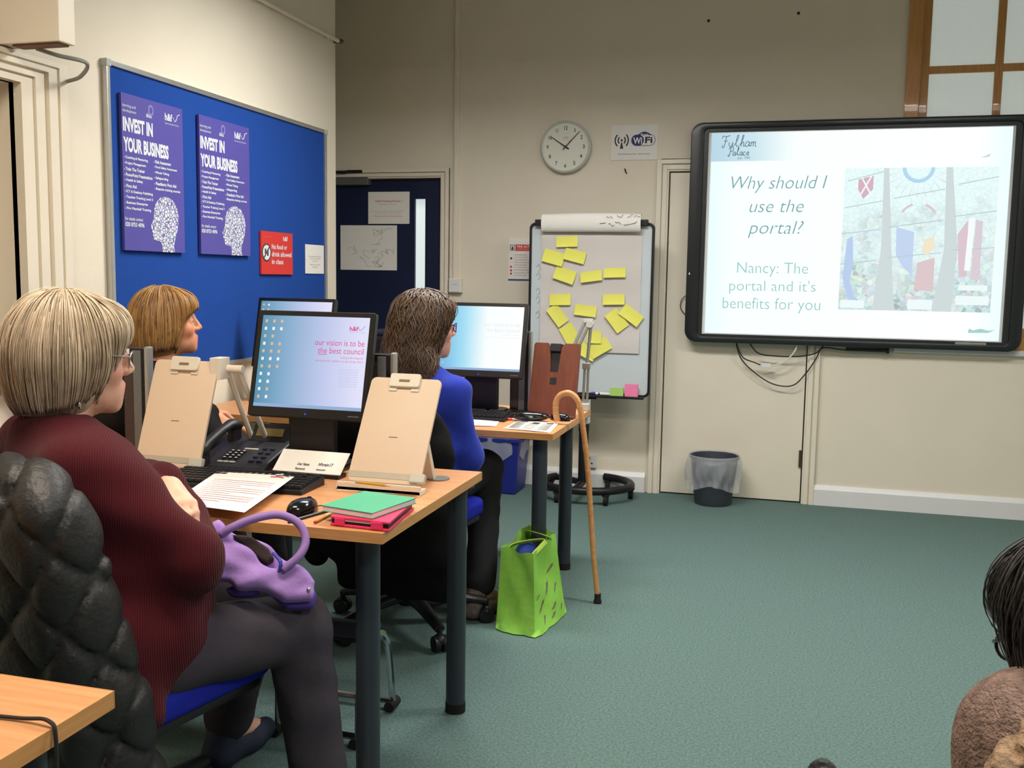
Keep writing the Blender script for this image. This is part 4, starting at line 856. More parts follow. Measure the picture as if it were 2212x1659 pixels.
# ------------------------------------------------------------------ keyboards, mice
def keyboard(x, y, rz, label, L_=0.44):
    t = thing('keyboard', label, 'keyboard', (x, y, 0.73), rz, 'black keyboards')
    MB().add([(sx * L_ / 2, yy, zz) for sx in (-1, 1) for yy, zz in ((-0.075, 0), (-0.075, 0.012), (0.075, 0.024), (0.075, 0))], [(0, 1, 2, 3), (4, 7, 6, 5), (0, 4, 5, 1), (1, 5, 6, 2), (2, 6, 7, 3), (3, 7, 4, 0)]).build('body', M_black, t, bevel=0.004)
    b = MB()
    for r in range(6):
        n = 21
        for c in range(n):
            if c in (15, 19 - 0) and r > 3: continue
            yy = -0.058 + r * 0.0215; zz = 0.0135 + (yy + 0.075) * 0.08
            xx = -L_ / 2 + 0.012 + c * (L_ - 0.02) / n
            b.box(xx, xx + (L_ - 0.02) / n - 0.003, yy, yy + 0.0175, zz, zz + 0.007)
    k = b.build('keys', mat('key_black', (34, 32, 34), 0.5), t); k['kind'] = 'stuff'
    b = MB()
    for c in (14, 15, 16): b.box(-L_ / 2 + 0.016 + c * 0.0195, -L_ / 2 + 0.025 + c * 0.0195, 0.066, 0.069, 0.0245, 0.0252)
    b.build('indicator_labels', M_white_gloss, t)['kind'] = 'stuff'
keyboard(-1.45, 2.405, math.radians(2), 'black keyboard under the printed letter on the middle desk')
keyboard(-1.30, 3.90, math.radians(0), 'black keyboard in front of the bright far monitor', 0.42)
def mouse(x, y, rz, label, z=0.73, s=1.0, tail=None):
    t = thing('computer_mouse', label, 'mouse', (x, y, z), rz, 'computer mice')
    MB().grid(lambda u, v: (s * 0.031 * math.cos(2 * PI * u) * (math.sin(PI * v / 2) ** 0.6), s * 0.052 * math.sin(2 * PI * u) * (math.sin(PI * v / 2) ** 0.6) + s * 0.004 * (1 - v), s * 0.036 * math.cos(PI * v / 2) ** 0.7), 24, 8).build('shell', mat('gloss_black', (16, 15, 16), 0.15, spec=0.6), t, smooth='all')
    MB().cyl((-0.003, 0.03 * s, 0.029 * s), (0.003, 0.03 * s, 0.029 * s), 0.008, n=12).build('wheel', M_rubber, t)
    if tail: MB().tube(bez(tail, 6), 0.0018, 5).build('cord', M_cable, t, smooth=True)
mouse(-1.135, 2.165, math.radians(-8), 'glossy black mouse beside the pencils on middle desk', tail=[(0, 0.048, 0.008), (0.02, 0.09, 0.004), (0.05, 0.12, 0.004), (0.06, 0.18, 0.004)])
mouse(-0.888, 3.965, math.radians(70), 'glossy black mouse beneath the walking stick crook', s=0.9)
mouse(-1.035, 1.02, math.radians(60), 'black mouse at left edge of the nearest desk', tail=[(0, 0.048, 0.006), (0.02, 0.02, 0.004), (0.03, -0.01, 0.004)])
cable('trailing_cable', 'thin black cable crossing the nearest desk and hanging over its edge', [(-1.25, 1.01, 0.734), (-1.05, 1.012, 0.734), (-0.95, 1.02, 0.734), (-0.90, 1.018, 0.738), (-0.882, 1.01, 0.715), (-0.878, 1.0, 0.60), (-0.885, 0.99, 0.35), (-0.90, 1.0, 0.03)], M_cable, 0.0028)

# ------------------------------------------------------------------ telephone
t = thing('desk_telephone', 'black office telephone with handset and amber display', 'telephone', (-1.578, 2.64, 0.73), math.radians(2))
M_phone = mat('phone_black', (30, 31, 36), 0.45, vary=(60, 0.1))
slope = lambda y: 0.022 + (y + 0.105) * 0.23
MB().add([(sx * 0.115, yy, zz) for sx in (-1, 1) for yy, zz in ((-0.11, 0), (-0.11, 0.02), (0.10, 0.07), (0.11, 0.06), (0.11, 0))], [(0, 1, 2, 3, 4), (9, 8, 7, 6, 5), (0, 5, 6, 1), (1, 6, 7, 2), (2, 7, 8, 3), (3, 8, 9, 4), (4, 9, 5, 0)]).build('body', M_phone, t, bevel=0.006)
h_ = MB().tube(bez([(-0.085, -0.115, 0.055), (-0.085, -0.07, 0.078), (-0.085, 0.0, 0.100), (-0.085, 0.07, 0.115), (-0.085, 0.115, 0.105)], 5), [0.018, 0.024, 0.026, 0.024, 0.021, 0.019, 0.018, 0.018, 0.018, 0.018, 0.018, 0.018, 0.018, 0.018, 0.020, 0.022, 0.025, 0.026, 0.025, 0.022, 0.018], 12, flat=0.75).build('handset', M_phone, t, smooth='all')
MB().cyl((-0.085, -0.095, 0.02), (-0.085, -0.095, 0.06), 0.024, 0.022).build('mouthpiece', M_phone, h_, smooth=True); MB().cyl((-0.085, 0.095, 0.05), (-0.085, 0.095, 0.10), 0.022, 0.022).build('earpiece', M_phone, h_, smooth=True)
tm = Matrix.Translation((0.035, 0.09, 0.066)) @ Matrix.Rotation(math.radians(55), 4, 'X')
dp = MB().box(-0.06, 0.06, -0.005, 0.06, -0.006, 0.006, tm).build('display_hood', M_phone, t, bevel=0.003)
MB().box(-0.045, 0.045, 0.015, 0.042, 0.006, 0.0075, tm).build('display', mat('amber_lcd', (150, 128, 72), 0.3), dp)
keys = MB()
for r in range(4):
    for c in range(3):
        yy = -0.055 + r * 0.017; xx = -0.035 + c * 0.019
        k = MB().box(xx - 0.006, xx + 0.006, yy - 0.005, yy + 0.005, slope(yy) - 0.002, slope(yy) + 0.0055).build('key', M_phone, t, bevel=0.001)
        MB().box(xx - 0.0035, xx + 0.0035, yy - 0.003, yy + 0.003, slope(yy) + 0.0055, slope(yy) + 0.0062).build('key_label', M_paper, k)
for c in range(3): MB().box(-0.045 + c * 0.02, -0.028 + c * 0.02, -0.082, -0.074, slope(-0.08), slope(-0.08) + 0.004).build('function_key', mat('pale_key', (190, 184, 180), 0.5), t, bevel=0.001)
for r in range(4):
    for c in range(2): MB().box(0.05 + c * 0.025, 0.066 + c * 0.025, -0.07 + r * 0.03, -0.058 + r * 0.03, slope(-0.06 + r * 0.03) - 0.001, slope(-0.06 + r * 0.03) + 0.003).build('line_key', mat('navy_plastic', (34, 36, 56)), t)
MB().box(-0.01, 0.035, 0.02, 0.028, slope(0.02), slope(0.02) + 0.003, ).build('name_strip', M_beige2, t)
MB().tube(bez([(-0.10, -0.10, 0.03), (-0.13, -0.13, 0.02), (-0.11, -0.16, 0.008), (-0.04, -0.155, 0.006)], 8), 0.004, 6).build('coiled_cord', mat('grey_cable', (140, 138, 132)), t, smooth=True)

# tent card with log-in details
t = thing('login_card', 'white card with log-in details below the slogan monitor', 'card', (-1.335, 2.555, 0.73), math.radians(-1))
cm = Matrix.Rotation(math.radians(-52), 4, 'X')
MB().box(-0.11, 0.11, 0.0, 0.002, 0.012, 0.105, cm).build('card', M_paper, t)
MB().box(-0.11, 0.11, 0.004, 0.055, 0.0, 0.012).build('support', M_black, t)
for q, x0, x1, z0, z1 in (('User Name:', -0.04, 0.0, 0.045, 0.056), ('hf\\train17', 0.028, 0.074, 0.048, 0.060), ('Password:', -0.04, -0.008, 0.028, 0.037), ('letmein', 0.028, 0.058, 0.030, 0.037)):
    text('lettering', q, (x0, x1, z0, z1), -0.0008, M_ink, t, bold=0.02, rot=(-math.radians(52), 0, 0))

# ------------------------------------------------------------------ papers and stationery on the middle desk
def flat_sheet(name, label, corners, z, lines, grp=None, logo=True):
    o = thing(name, label, 'paper', (corners[0][0], corners[0][1], z), 0, grp)
    c0 = Vector(corners[0]); cs = [Vector(c) - c0 for c in corners]
    def P(u, v): return cs[0] * (1 - u) * (1 - v) + cs[1] * u * (1 - v) + cs[2] * u * v + cs[3] * (1 - u) * v
    MB().grid(lambda u, v: (P(u, v).x, P(u, v).y, 0.0012 + 0.004 * max(0, v - .7) * u + 0.0015 * math.sin(3 * u)), 6, 8).build('sheet', M_paper, o, smooth='all')
    b = MB()
    for i in range(lines):
        v = 0.72 - 0.62 * i / lines; w_ = 0.8 if i % 4 != 3 else 0.45
        q = [P(0.1, v), P(0.1 + w_, v), P(0.1 + w_, v + 0.008), P(0.1, v + 0.008)]
        b.add([(p.x, p.y, 0.0034 + 0.004 * max(0, v - .7)) for p in q], [(0, 1, 2, 3)])
    b.build('printed_lines', mat('pale_red_print', (178, 112, 102), 0.8) if logo else mat('grey_print', (150, 145, 135)), o)
    if logo:
        for k, (u, v, m_) in enumerate(((0.78, 0.93, M_ink), (0.74, 0.885, M_redink))): 
            q = P(u, v); q2 = P(u + 0.17, v - 0.005); MB().tube(bez([(q.x, q.y, 0.0052), ((q.x + q2.x) / 2, (q.y + q2.y) / 2 + 0.006, 0.0052), (q2.x, q2.y, 0.0052)], 4), 0.0014, 4).build('letterhead', m_, o)
    return o
flat_sheet('printed_letter', 'printed letter lying across the keyboard on the middle desk', [(-1.435, 2.055), (-1.215, 2.03), (-1.305, 2.455), (-1.545, 2.445)], 0.755, 12)
flat_sheet('printed_sheet', 'white sheet showing between cardigan sleeve and keyboard', [(-1.72, 2.24), (-1.57, 2.26), (-1.625, 2.50), (-1.76, 2.49)], 0.7305, 0, logo=False)
# pink tablet case and green notebook
t = thing('tablet_case', 'bright pink folding tablet case at the desk corner', 'tablet case', (-0.985, 2.075, 0.731), math.radians(0))
M_pink = mat('pink_leather', (224, 52, 100), 0.55, vary=(60, 0.08), bump=(300, 0.08))
quad = [(-0.03, 0.0), (0.125, -0.012), (0.098, 0.215), (-0.055, 0.205)]
def slab(q, z0, z1): return MB().prism([q[0], q[1], q[2], q[3]], z0, z1, 'xy')
slab(quad, 0.0, 0.006).build('back_cover', M_pink, t, bevel=0.002); slab([(x * 0.96 + 0.001, y * 0.96 + 0.003) for x, y in quad], 0.006, 0.017).build('tablet', M_black, t, bevel=0.002)
slab(quad, 0.017, 0.023).build('front_cover', M_pink, t, bevel=0.002); slab([(-0.02, 0.002), (0.10, -0.008), (0.1, -0.006), (-0.02, 0.004)], 0.013, 0.0175).build('white_edge', M_paper, t)
for a_, b_, c_ in ((-0.018, 0.008, -0.004), (0.078, 0.108, -0.012)): MB().box(a_, b_, c_, c_ + 0.016, 0.003, 0.020).build('corner_strap', M_pink, t, bevel=0.002)
t = thing('notebook', 'green notebook lying on the pink tablet case', 'notebook', (-0.985, 2.10, 0.755))
M_green = mat('green_cover', (70, 168, 128), 0.6, vary=(80, 0.06))
q2 = [(-0.068, 0.008), (0.078, -0.026), (0.116, 0.157), (-0.038, 0.188)]
slab(q2, 0.0, 0.0015).build('back_cover', M_green, t); slab([(x * 0.985, y * 0.985 + 0.001) for x, y in q2], 0.0015, 0.0125).build('pages', mat('page_edges', (226, 206, 206), 0.8), t); slab(q2, 0.0125, 0.0145).build('front_cover', M_green, t, bevel=0.0005)
tag(slab([(-1.075, 2.17), (-0.99, 2.16), (-0.97, 2.22), (-1.06, 2.235)], 0.7302, 0.7312).build('paper_slip', M_paper), 'white paper slip peeking left from under the green notebook', 'paper')
tag(slab([(-0.91, 2.20), (-0.885, 2.205), (-0.89, 2.275), (-0.925, 2.27)], 0.7302, 0.7312).build('paper_slip', M_paper), 'white paper slip peeking right from under the pink case', 'paper')
def pencil(p0, p1, label, m_, tip, end):
    a, b_ = Vector(p0), Vector(p1); d = (b_ - a); o = thing('pencil', label, 'pencil', tuple(a)); L_ = d.length; d.normalize()
    MB().tube([(0, 0, 0), tuple(d * (L_ - 0.018))], 0.0038, 6).build('barrel', m_, o); MB().tube([tuple(d * (L_ - 0.018)), tuple(d * L_)], [0.0038, 0.0006], 6).build('point', tip, o); MB().tube([tuple(d * -0.007), (0, 0, 0)], 0.0037, 6).build('end_cap', end, o)
M_woodtip = mat('pencil_wood', (200, 160, 110), 0.7)
pencil((-1.115, 2.068, 0.7342), (-1.075, 2.215, 0.7342), 'black pencil between mouse and pink case', M_black, M_woodtip, M_black)
pencil((-1.057, 2.085, 0.7342), (-1.058, 2.215, 0.7342), 'yellow pencil with red end beside the pink case', mat('pencil_yellow', (180, 140, 40), 0.5), M_woodtip, M_signred)
pencil((-1.10, 2.418, 0.760), (-1.0, 2.412, 0.758), 'thin yellow pencil lying on the copy holder tray', mat('pencil_yellow', (180, 140, 40)), M_woodtip, M_alu)

# ------------------------------------------------------------------ far desk items
t = thing('glasses_case', 'black spectacle case in front of the brown copy stand', 'glasses case', (-0.995, 3.895, 0.731), math.radians(8))
MB().ball((0, 0, 0.020), (0.075, 0.032, 0.020), 24, 12).build('lower_shell', mat('gloss_black', (16, 15, 16)), t, smooth='all'); MB().ball((0, 0.001, 0.023), (0.074, 0.031, 0.019), 24, 12).build('lid', mat('gloss_black', (16, 15, 16)), t, smooth='all')
MB().tube([(-0.07, -0.012, 0.0215), (0, -0.033, 0.0215), (0.07, -0.012, 0.0215)], 0.0012, 5).build('seam', M_chrome, t)
t = thing('red_pen', 'red and white pen on the far desk beside the papers', 'pen', (-1.125, 3.87, 0.7365), math.radians(12))
MB().cyl((0, 0, 0), (0.055, 0, 0), 0.005, n=10).build('barrel', mat('red_plastic', (220, 62, 44), 0.4), t, smooth=True); MB().cyl((0.055, 0, 0), (0.085, 0, 0), 0.005, 0.004, n=10).build('cap', M_white_gloss, t, smooth=True)
o = flat_sheet('information_leaflet', 'cream leaflet with small print at far desk corner', [(-1.045, 3.655), (-0.85, 3.618), (-0.872, 3.86), (-1.05, 3.885)], 0.7305, 0, logo=False)
b = MB()
for i in range(9):
    for j in range(3): b.box(0.012 + j * 0.058 - i * 0.0015, 0.055 + j * 0.058 - i * 0.0015, 0.02 + i * 0.021 - j * 0.008, 0.028 + i * 0.021 - j * 0.008, 0.0030, 0.0036)
b.build('print_columns', mat('grey_print', (150, 145, 135)), o); [MB().box(a_, a_ + 0.028, b_, b_ + c_, 0.0032, 0.0040).build('dark_picture', M_ink, o) for a_, b_, c_ in ((0.075, 0.15, 0.04), (0.02, 0.19, 0.015), (0.13, 0.17, 0.02))]
flat_sheet('paper_stack', 'white printed papers beside the woman in blue', [(-1.24, 3.66), (-1.09, 3.70), (-1.125, 3.89), (-1.27, 3.86)], 0.7305, 5, logo=False)
flat_sheet('paper_stack', 'white printed paper under the far keyboard', [(-1.30, 3.80), (-1.145, 3.82), (-1.14, 3.96), (-1.29, 3.95)], 0.7318, 3, logo=False)
tag(MB().prism([(-1.135, 3.93), (-1.055, 3.95), (-1.06, 4.03), (-1.13, 4.01)], 0.7302, 0.736, 'xy').build('mouse_mat', M_rubber), 'small black mat beside the brown copy stand', 'mat')

# walking stick
t = thing('walking_stick', 'bamboo coloured walking stick hooked on the far desk', 'walking stick', (-0.694, 3.86, 0))
M_cane = wood_mat('cane_wood', (186, 128, 76), (206, 152, 98), scale=8, stretch=(4, 4, 10), rough=0.35, coat=0.3)
pts = bez([(0.0, 0.0, 0.03), (-0.020, -0.002, 0.20), (-0.040, -0.002, 0.42), (-0.058, -0.002, 0.60), (-0.078, -0.002, 0.735), (-0.088, -0.002, 0.79), (-0.103, -0.002, 0.835), (-0.133, -0.002, 0.858), (-0.166, -0.002, 0.852), (-0.187, -0.002, 0.825), (-0.190, -0.002, 0.78), (-0.182, -0.002, 0.742)], 7)
MB().tube(pts, [0.0105 + 0.0012 * max(0, math.sin(i * 0.9)) ** 8 + 0.0030 * i / len(pts) for i in range(len(pts))], 12, up=(0, 1, 0)).build('shaft', M_cane, t, smooth='all')
MB().lathe([(0.0165, 0.0), (0.0165, 0.010), (0.0135, 0.018), (0.0135, 0.040)], (0.001, 0, 0), n=16).build('ferrule', M_rubber, t, smooth=True)

# green shopping bag
t = thing('shopping_bag', 'lime green fabric shopping bag standing on the carpet', 'bag', (-0.90, 3.58, 0))
M_gbag = mat('lime_fabric', (140, 200, 78), 0.8, vary=(14, 0.12), bump=(40, 0.25))
B0 = [(-0.105, -0.135), (0.062, -0.185), (0.11, 0.13), (-0.06, 0.18)]; B1 = [(-0.10, -0.09), (0.035, -0.125), (0.065, 0.10), (-0.055, 0.15)]
def side(i, n=10):
    a0, a1 = Vector(B0[i]), Vector(B0[(i + 1) % 4]); c0, c1 = Vector(B1[i]), Vector(B1[(i + 1) % 4]); nrm = Vector((a1 - a0).yx); nrm = Vector((nrm.x, -nrm.y)).normalized()
    def f(u, v):
        p = (a0.lerp(a1, u)).lerp(c0.lerp(c1, u), v ** 0.8); k = math.sin(PI * u)
        off = -0.020 * k * math.sin(PI * v) + 0.009 * math.sin(9 * v + 7 * u + i) * k + 0.016 * k * (1 - v) ** 2 - 0.004 * k * v + 0.006 * math.sin(14 * u - 6 * v) * k * (1 - v)
        p = p + nrm * off
        return (p.x, p.y, 0.004 + v * (0.312 + 0.16 * p.y + 0.006 * math.sin(9 * u + i * 1.7)))
    return f
b = MB()
for i in range(4): b.grid(side(i), 8, 12)
b.add([(x, y, 0.004) for x, y in B0], [(0, 1, 2, 3)])
b.build('bag_body', M_gbag, t, smooth=True)
M_strap = mat('olive_strap', (150, 178, 66), 0.8, vary=(60, 0.1))
MB().tube(bez([(-0.078, -0.075, 0.27), (-0.07, -0.06, 0.305), (-0.01, -0.02, 0.318), (0.045, 0.01, 0.318), (0.045, -0.04, 0.31), (0.025, -0.085, 0.285), (0.02, -0.095, 0.26)], 6), 0.010, 6, flat=0.35).build('handle', M_strap, t, smooth=True)
MB().tube(bez([(-0.045, 0.125, 0.29), (-0.045, 0.09, 0.325), (0.0, 0.045, 0.335), (0.05, 0.02, 0.332), (0.052, 0.06, 0.31), (0.045, 0.085, 0.28)], 6), 0.010, 6, flat=0.35).build('handle', M_strap, t, smooth=True)
MB().ball((-0.025, 0.0, 0.24), (0.05, 0.075, 0.07), 14, 8).build('blue_contents', mat('blue_cloth', (24, 50, 130), 0.8, vary=(20, .1)), t, smooth='all')
M_mauve = mat('mauve_print', (120, 92, 110), 0.8)
b = MB(); f = side(1)
for (u, v, s) in ((0.3, 0.28, 1.5), (0.55, 0.42, 1.3), (0.6, 0.2, 0.9), (0.8, 0.36, 1.1), (0.75, 0.6, 1.2), (0.35, 0.1, 1.0), (0.2, 0.42, 0.7), (0.55, 0.1, 0.8), (0.85, 0.12, 0.7)):
    q = [f(u + du * s, v + dv * s) for du, dv in ((-0.07, -0.045), (-0.03, -0.012), (0.0, 0.006), (0.04, 0.045), (0.05, 0.03), (0.085, 0.055), (0.055, 0.015), (0.02, -0.005), (-0.02, -0.03))]
    b.add([(x + 0.0025, y - 0.0008, z) for x, y, z in q], [tuple(range(9))])
b.build('bird_print', M_mauve, t)

# ================================================================== SCULPTED SURFACES (signed distance + surface nets)
def V3(*a): return np.array(a, float)
def nrm(v): v = np.array(v, float); return v / np.linalg.norm(v)
def azf(az):
    a = math.radians(az); return V3(math.cos(a), math.sin(a), 0), V3(-math.sin(a), math.cos(a), 0)   # forward, left
def frame(F, U=(0, 0, 1)):
    F = nrm(F); L = nrm(np.cross(U, F)); return np.stack([F, L, np.cross(F, L)], 1)   # columns forward, left, up
def smin(a, b, k):
    if k <= 0: return np.minimum(a, b)
    h = np.clip(.5 + .5 * (b - a) / k, 0, 1); return b * (1 - h) + a * h - k * h * (1 - h)
def cap(a, b, ra, rb=None):
    a, b = np.array(a, float), np.array(b, float); rb = ra if rb is None else rb; d = b - a; dd = max(d @ d, 1e-9)
    def f(P):
        t = np.clip((P - a) @ d / dd, 0, 1); return np.linalg.norm(P - a - t[:, None] * d, axis=1) - (ra + (rb - ra) * t)
    f.lo = np.minimum(a - ra, b - rb); f.hi = np.maximum(a + ra, b + rb)
    return f
def ell(c, r, M=None):
    c, r = np.array(c, float), np.array(r, float)
    def f(P):
        q = P - c
        if M is not None: q = q @ M
        k0 = np.linalg.norm(q / r, axis=1); k1 = np.linalg.norm(q / r ** 2, axis=1) + 1e-9
        return k0 * (k0 - 1) / k1
    m = r.max() if M is not None else r
    f.lo = c - m; f.hi = c + m
    return f
def rbox(c, h, rad, M=None):
    c, h = np.array(c, float), np.array(h, float)
    def f(P):
        q = P - c
        if M is not None: q = q @ M
        q = np.abs(q) - h + rad
        return np.linalg.norm(np.maximum(q, 0), axis=1) + np.minimum(q.max(1), 0) - rad
    m = np.linalg.norm(h); f.lo = c - m; f.hi = c + m
    return f
class Shape:
    def __init__(self): self.ops = []; self.lo = V3(9, 9, 9); self.hi = V3(-9, -9, -9); self.post = None
    def add(self, f, k=0.03):
        self.ops.append(('u', f, k)); self.lo = np.minimum(self.lo, f.lo); self.hi = np.maximum(self.hi, f.hi); return self
    def sub(self, f, k=0.01): self.ops.append(('s', f, k)); return self
    def __call__(self, P):
        d = None
        for op, f, k in self.ops:
            e = f(P)
            if d is None: d = e
            elif op == 'u': d = smin(d, e, k)
            else: d = -smin(-d, e, k)
        return d + self.post(P) if self.post else d
def surfnet(f, h, lo=None, hi=None, smooth=1):
    lo = f.lo - 2.5 * h if lo is None else np.array(lo, float); hi = f.hi + 2.5 * h if hi is None else np.array(hi, float)
    n = np.ceil((hi - lo) / h).astype(int) + 1
    ax = [lo[i] + h * np.arange(n[i]) for i in range(3)]
    G = np.stack(np.meshgrid(*ax, indexing='ij'), -1).reshape(-1, 3)
    D = np.concatenate([f(G[i:i + 400000]) for i in range(0, len(G), 400000)]).reshape(n)
    I = D < 0; c = [slice(0, -1), slice(1, None)]
    corners = [(x, y, z) for x in (0, 1) for y in (0, 1) for z in (0, 1)]
    cnt = sum(I[c[x], c[y], c[z]].astype(int) for x, y, z in corners)
    act = (cnt > 0) & (cnt < 8); idx = -np.ones(act.shape, int); idx[act] = np.arange(act.sum())
    cell = np.argwhere(act); acc = np.zeros((len(cell), 3)); num = np.zeros(len(cell))
    for a in corners:
        for k in range(3):
            if a[k]: continue
            b = list(a); b[k] = 1
            da = D[cell[:, 0] + a[0], cell[:, 1] + a[1], cell[:, 2] + a[2]]; db = D[cell[:, 0] + b[0], cell[:, 1] + b[1], cell[:, 2] + b[2]]
            m = (da < 0) != (db < 0); t = np.where(m, da / np.where(m, da - db, 1), 0)
            p = np.tile(np.array(a, float), (len(cell), 1)); p[:, k] += t
            acc[m] += p[m]; num[m] += 1
    verts = lo + h * (cell + acc / num[:, None])
    faces = []
    for k in range(3):
        s0 = [slice(None)] * 3; s1 = [slice(None)] * 3; s0[k] = slice(0, -1); s1[k] = slice(1, None)
        A, B = I[tuple(s0)], I[tuple(s1)]; e = np.argwhere(A != B); u, v = (k + 1) % 3, (k + 2) % 3
        ok = (e[:, u] > 0) & (e[:, v] > 0) & (e[:, u] < n[u] - 1) & (e[:, v] < n[v] - 1); e = e[ok]
        q = []
        for du, dv in ((-1, -1), (0, -1), (0, 0), (-1, 0)):
            g = e.copy(); g[:, u] += du; g[:, v] += dv; q.append(idx[g[:, 0], g[:, 1], g[:, 2]])
        q = np.stack(q, 1); flip = ~A[e[:, 0], e[:, 1], e[:, 2]]; q[flip] = q[flip][:, ::-1]; faces.append(q)
    faces = np.concatenate(faces); faces = faces[(faces >= 0).all(1)]
    for _ in range(smooth):
        s = np.zeros_like(verts); w = np.zeros(len(verts))
        for i in range(4):
            a, b = faces[:, i], faces[:, (i + 1) % 4]
            np.add.at(s, a, verts[b]); np.add.at(w, a, 1); np.add.at(s, b, verts[a]); np.add.at(w, b, 1)
        verts = verts * 0.4 + 0.6 * s / np.maximum(w, 1)[:, None]
    return verts, faces
def join(parts):
    vs, fs, o = [], [], 0
    for v, f in parts: vs.append(v); fs.append(f + o); o += len(v)
    return np.concatenate(vs), np.concatenate(fs)
def sculpt(name, vf, m, parent, attrs=None):
    v, f = vf; v = v - np.array(parent.location)
    me = bpy.data.meshes.new(name); nv, nf = len(v), len(f)
    me.vertices.add(nv); me.vertices.foreach_set('co', v.ravel())
    k = f.shape[1]; me.loops.add(nf * k); me.loops.foreach_set('vertex_index', f.ravel().astype(np.int32))
    me.polygons.add(nf); me.polygons.foreach_set('loop_start', np.arange(0, nf * k, k, dtype=np.int32)); me.update(calc_edges=True)
    me.polygons.foreach_set('use_smooth', [True] * nf)
    for an, val in (attrs or {}).items():
        at_ = me.attributes.new(an, 'FLOAT', 'POINT'); at_.data.foreach_set('value', np.asarray(val, np.float32))
    me.materials.append(m); me.update()
    o = bpy.data.objects.new(name, me); COL.objects.link(o); o.parent = parent
    return o

# ------------------------------------------------------------------ heads, hands, hair
def head_shape(O, R, s=1.0, neck_to=None, age=0.0):
    """O head centre, R columns forward/left/up."""
    W = lambda x, y, z: np.array(O) + R @ (np.array([x, y, z]) * s)
    S = Shape(); e = lambda c, r, k: S.add(ell(W(*c), np.array(r) * s, R), k); cp = lambda a, b, ra, rb, k: S.add(cap(W(*a), W(*b), ra * s, rb * s), k)
    e((-0.012, 0, 0.032), (0.094, 0.074, 0.086), 0.0); e((0.030, 0, -0.030), (0.062, 0.058, 0.085), 0.03)
    e((0.042, 0, -0.080), (0.043, 0.046, 0.032), 0.025); e((0.078, 0, -0.100), (0.018, 0.020, 0.017), 0.02); e((0.070, 0, -0.070), (0.026, 0.032, 0.028), 0.02)
    for q in (-1, 1):
        e((0.062, q * 0.038, -0.028), (0.024, 0.022, 0.024), 0.02); cp((0.080, q * 0.012, 0.026), (0.070, q * 0.048, 0.024), 0.011, 0.010, 0.015)
        S.sub(ell(W(0.098, q * 0.031, 0.003), np.array((0.016, 0.017, 0.012)) * s, R), 0.012)
        e((0.0745, q * 0.031, 0.002), (0.0145, 0.0155, 0.0125), 0.006)
        e((-0.005, q * 0.076, -0.012), (0.018, 0.008, 0.030), 0.008)
    cp((0.088, 0, 0.018), (0.110, 0, -0.024), 0.008, 0.0105, 0.012)
    for q in (-1, 1): e((0.099, q * 0.010, -0.030), (0.011, 0.009, 0.008), 0.006)
    cp((0.084, -0.020, -0.060), (0.0945, 0, -0.058), 0.005, 0.007, 0.010); cp((0.084, 0.020, -0.060), (0.0945, 0, -0.058), 0.005, 0.007, 0.006)
    cp((0.083, -0.016, -0.071), (0.091, 0, -0.071), 0.006, 0.0075, 0.008); cp((0.083, 0.016, -0.071), (0.091, 0, -0.071), 0.006, 0.0075, 0.006)
    nt = W(-0.03, 0, -0.19) if neck_to is None else np.array(neck_to)
    S.add(cap(W(-0.022, 0, -0.06), nt, 0.054 * s, 0.060 * s), 0.03)
    return S, W
def face_attr(v, W):
    lips = np.exp(-((np.linalg.norm(v - W(0.098, 0, -0.064), axis=1)) / 0.016) ** 2)
    brow = sum(np.exp(-((np.linalg.norm(v - W(0.084, q * y, 0.033), axis=1)) / 0.010) ** 2) for q in (-1, 1) for y in (0.018, 0.030, 0.042))
    cheek = sum(np.exp(-((np.linalg.norm(v - W(0.078, q * 0.042, -0.030), axis=1)) / 0.025) ** 2) for q in (-1, 1))
    return np.clip(lips * 0.8 + cheek * 0.35, 0, 1), np.clip(brow, 0, 1)
def hand_shape(S, wrist, d, n, side=1, curl=0.5, s=1.0):
    """d points along the fingers, n is the back of the hand, side=+1 puts the thumb to n x d."""
    d = nrm(d); n = nrm(np.array(n) - d * (np.array(n) @ d)); l = np.cross(n, d) * side; wrist = np.array(wrist, float)
    P = lambda a, b, c: wrist + (d * a + l * b + n * c) * s
    S.add(cap(P(0, 0.0, 0), P(0.045, 0.004, 0), 0.024 * s, 0.026 * s), 0.01)
    for b in (-0.026, -0.009, 0.009, 0.026): S.add(cap(P(0.02, b * 0.7, 0), P(0.082, b, 0.003), 0.013 * s, 0.0105 * s), 0.012)
    for b, L_ in ((-0.028, 0.060), (-0.009, 0.074), (0.010, 0.078), (0.028, 0.070)):
        p = P(0.082, b, 0.003); a = 0.0
        for j, (k, r) in enumerate(((0.45, 0.0092), (0.32, 0.0083), (0.23, 0.0074))):
            a += curl * (0.75, 1.0, 0.7)[j]; q = p + (d * math.cos(a) - n * math.sin(a)) * L_ * k * s
            S.add(cap(p, q, r * s, r * 0.93 * s), 0.004); p = q
    p = P(0.018, 0.022, -0.006); q = p + (d * 0.65 + l * 0.70 - n * 0.25) * 0.045 * s; S.add(cap(p, q, 0.0135 * s, 0.0105 * s), 0.01)
    r_ = q + (d * 0.92 + l * 0.15 - n * 0.35 * curl) * 0.045 * s; S.add(cap(q, r_, 0.0100 * s, 0.0080 * s), 0.004)
    return S
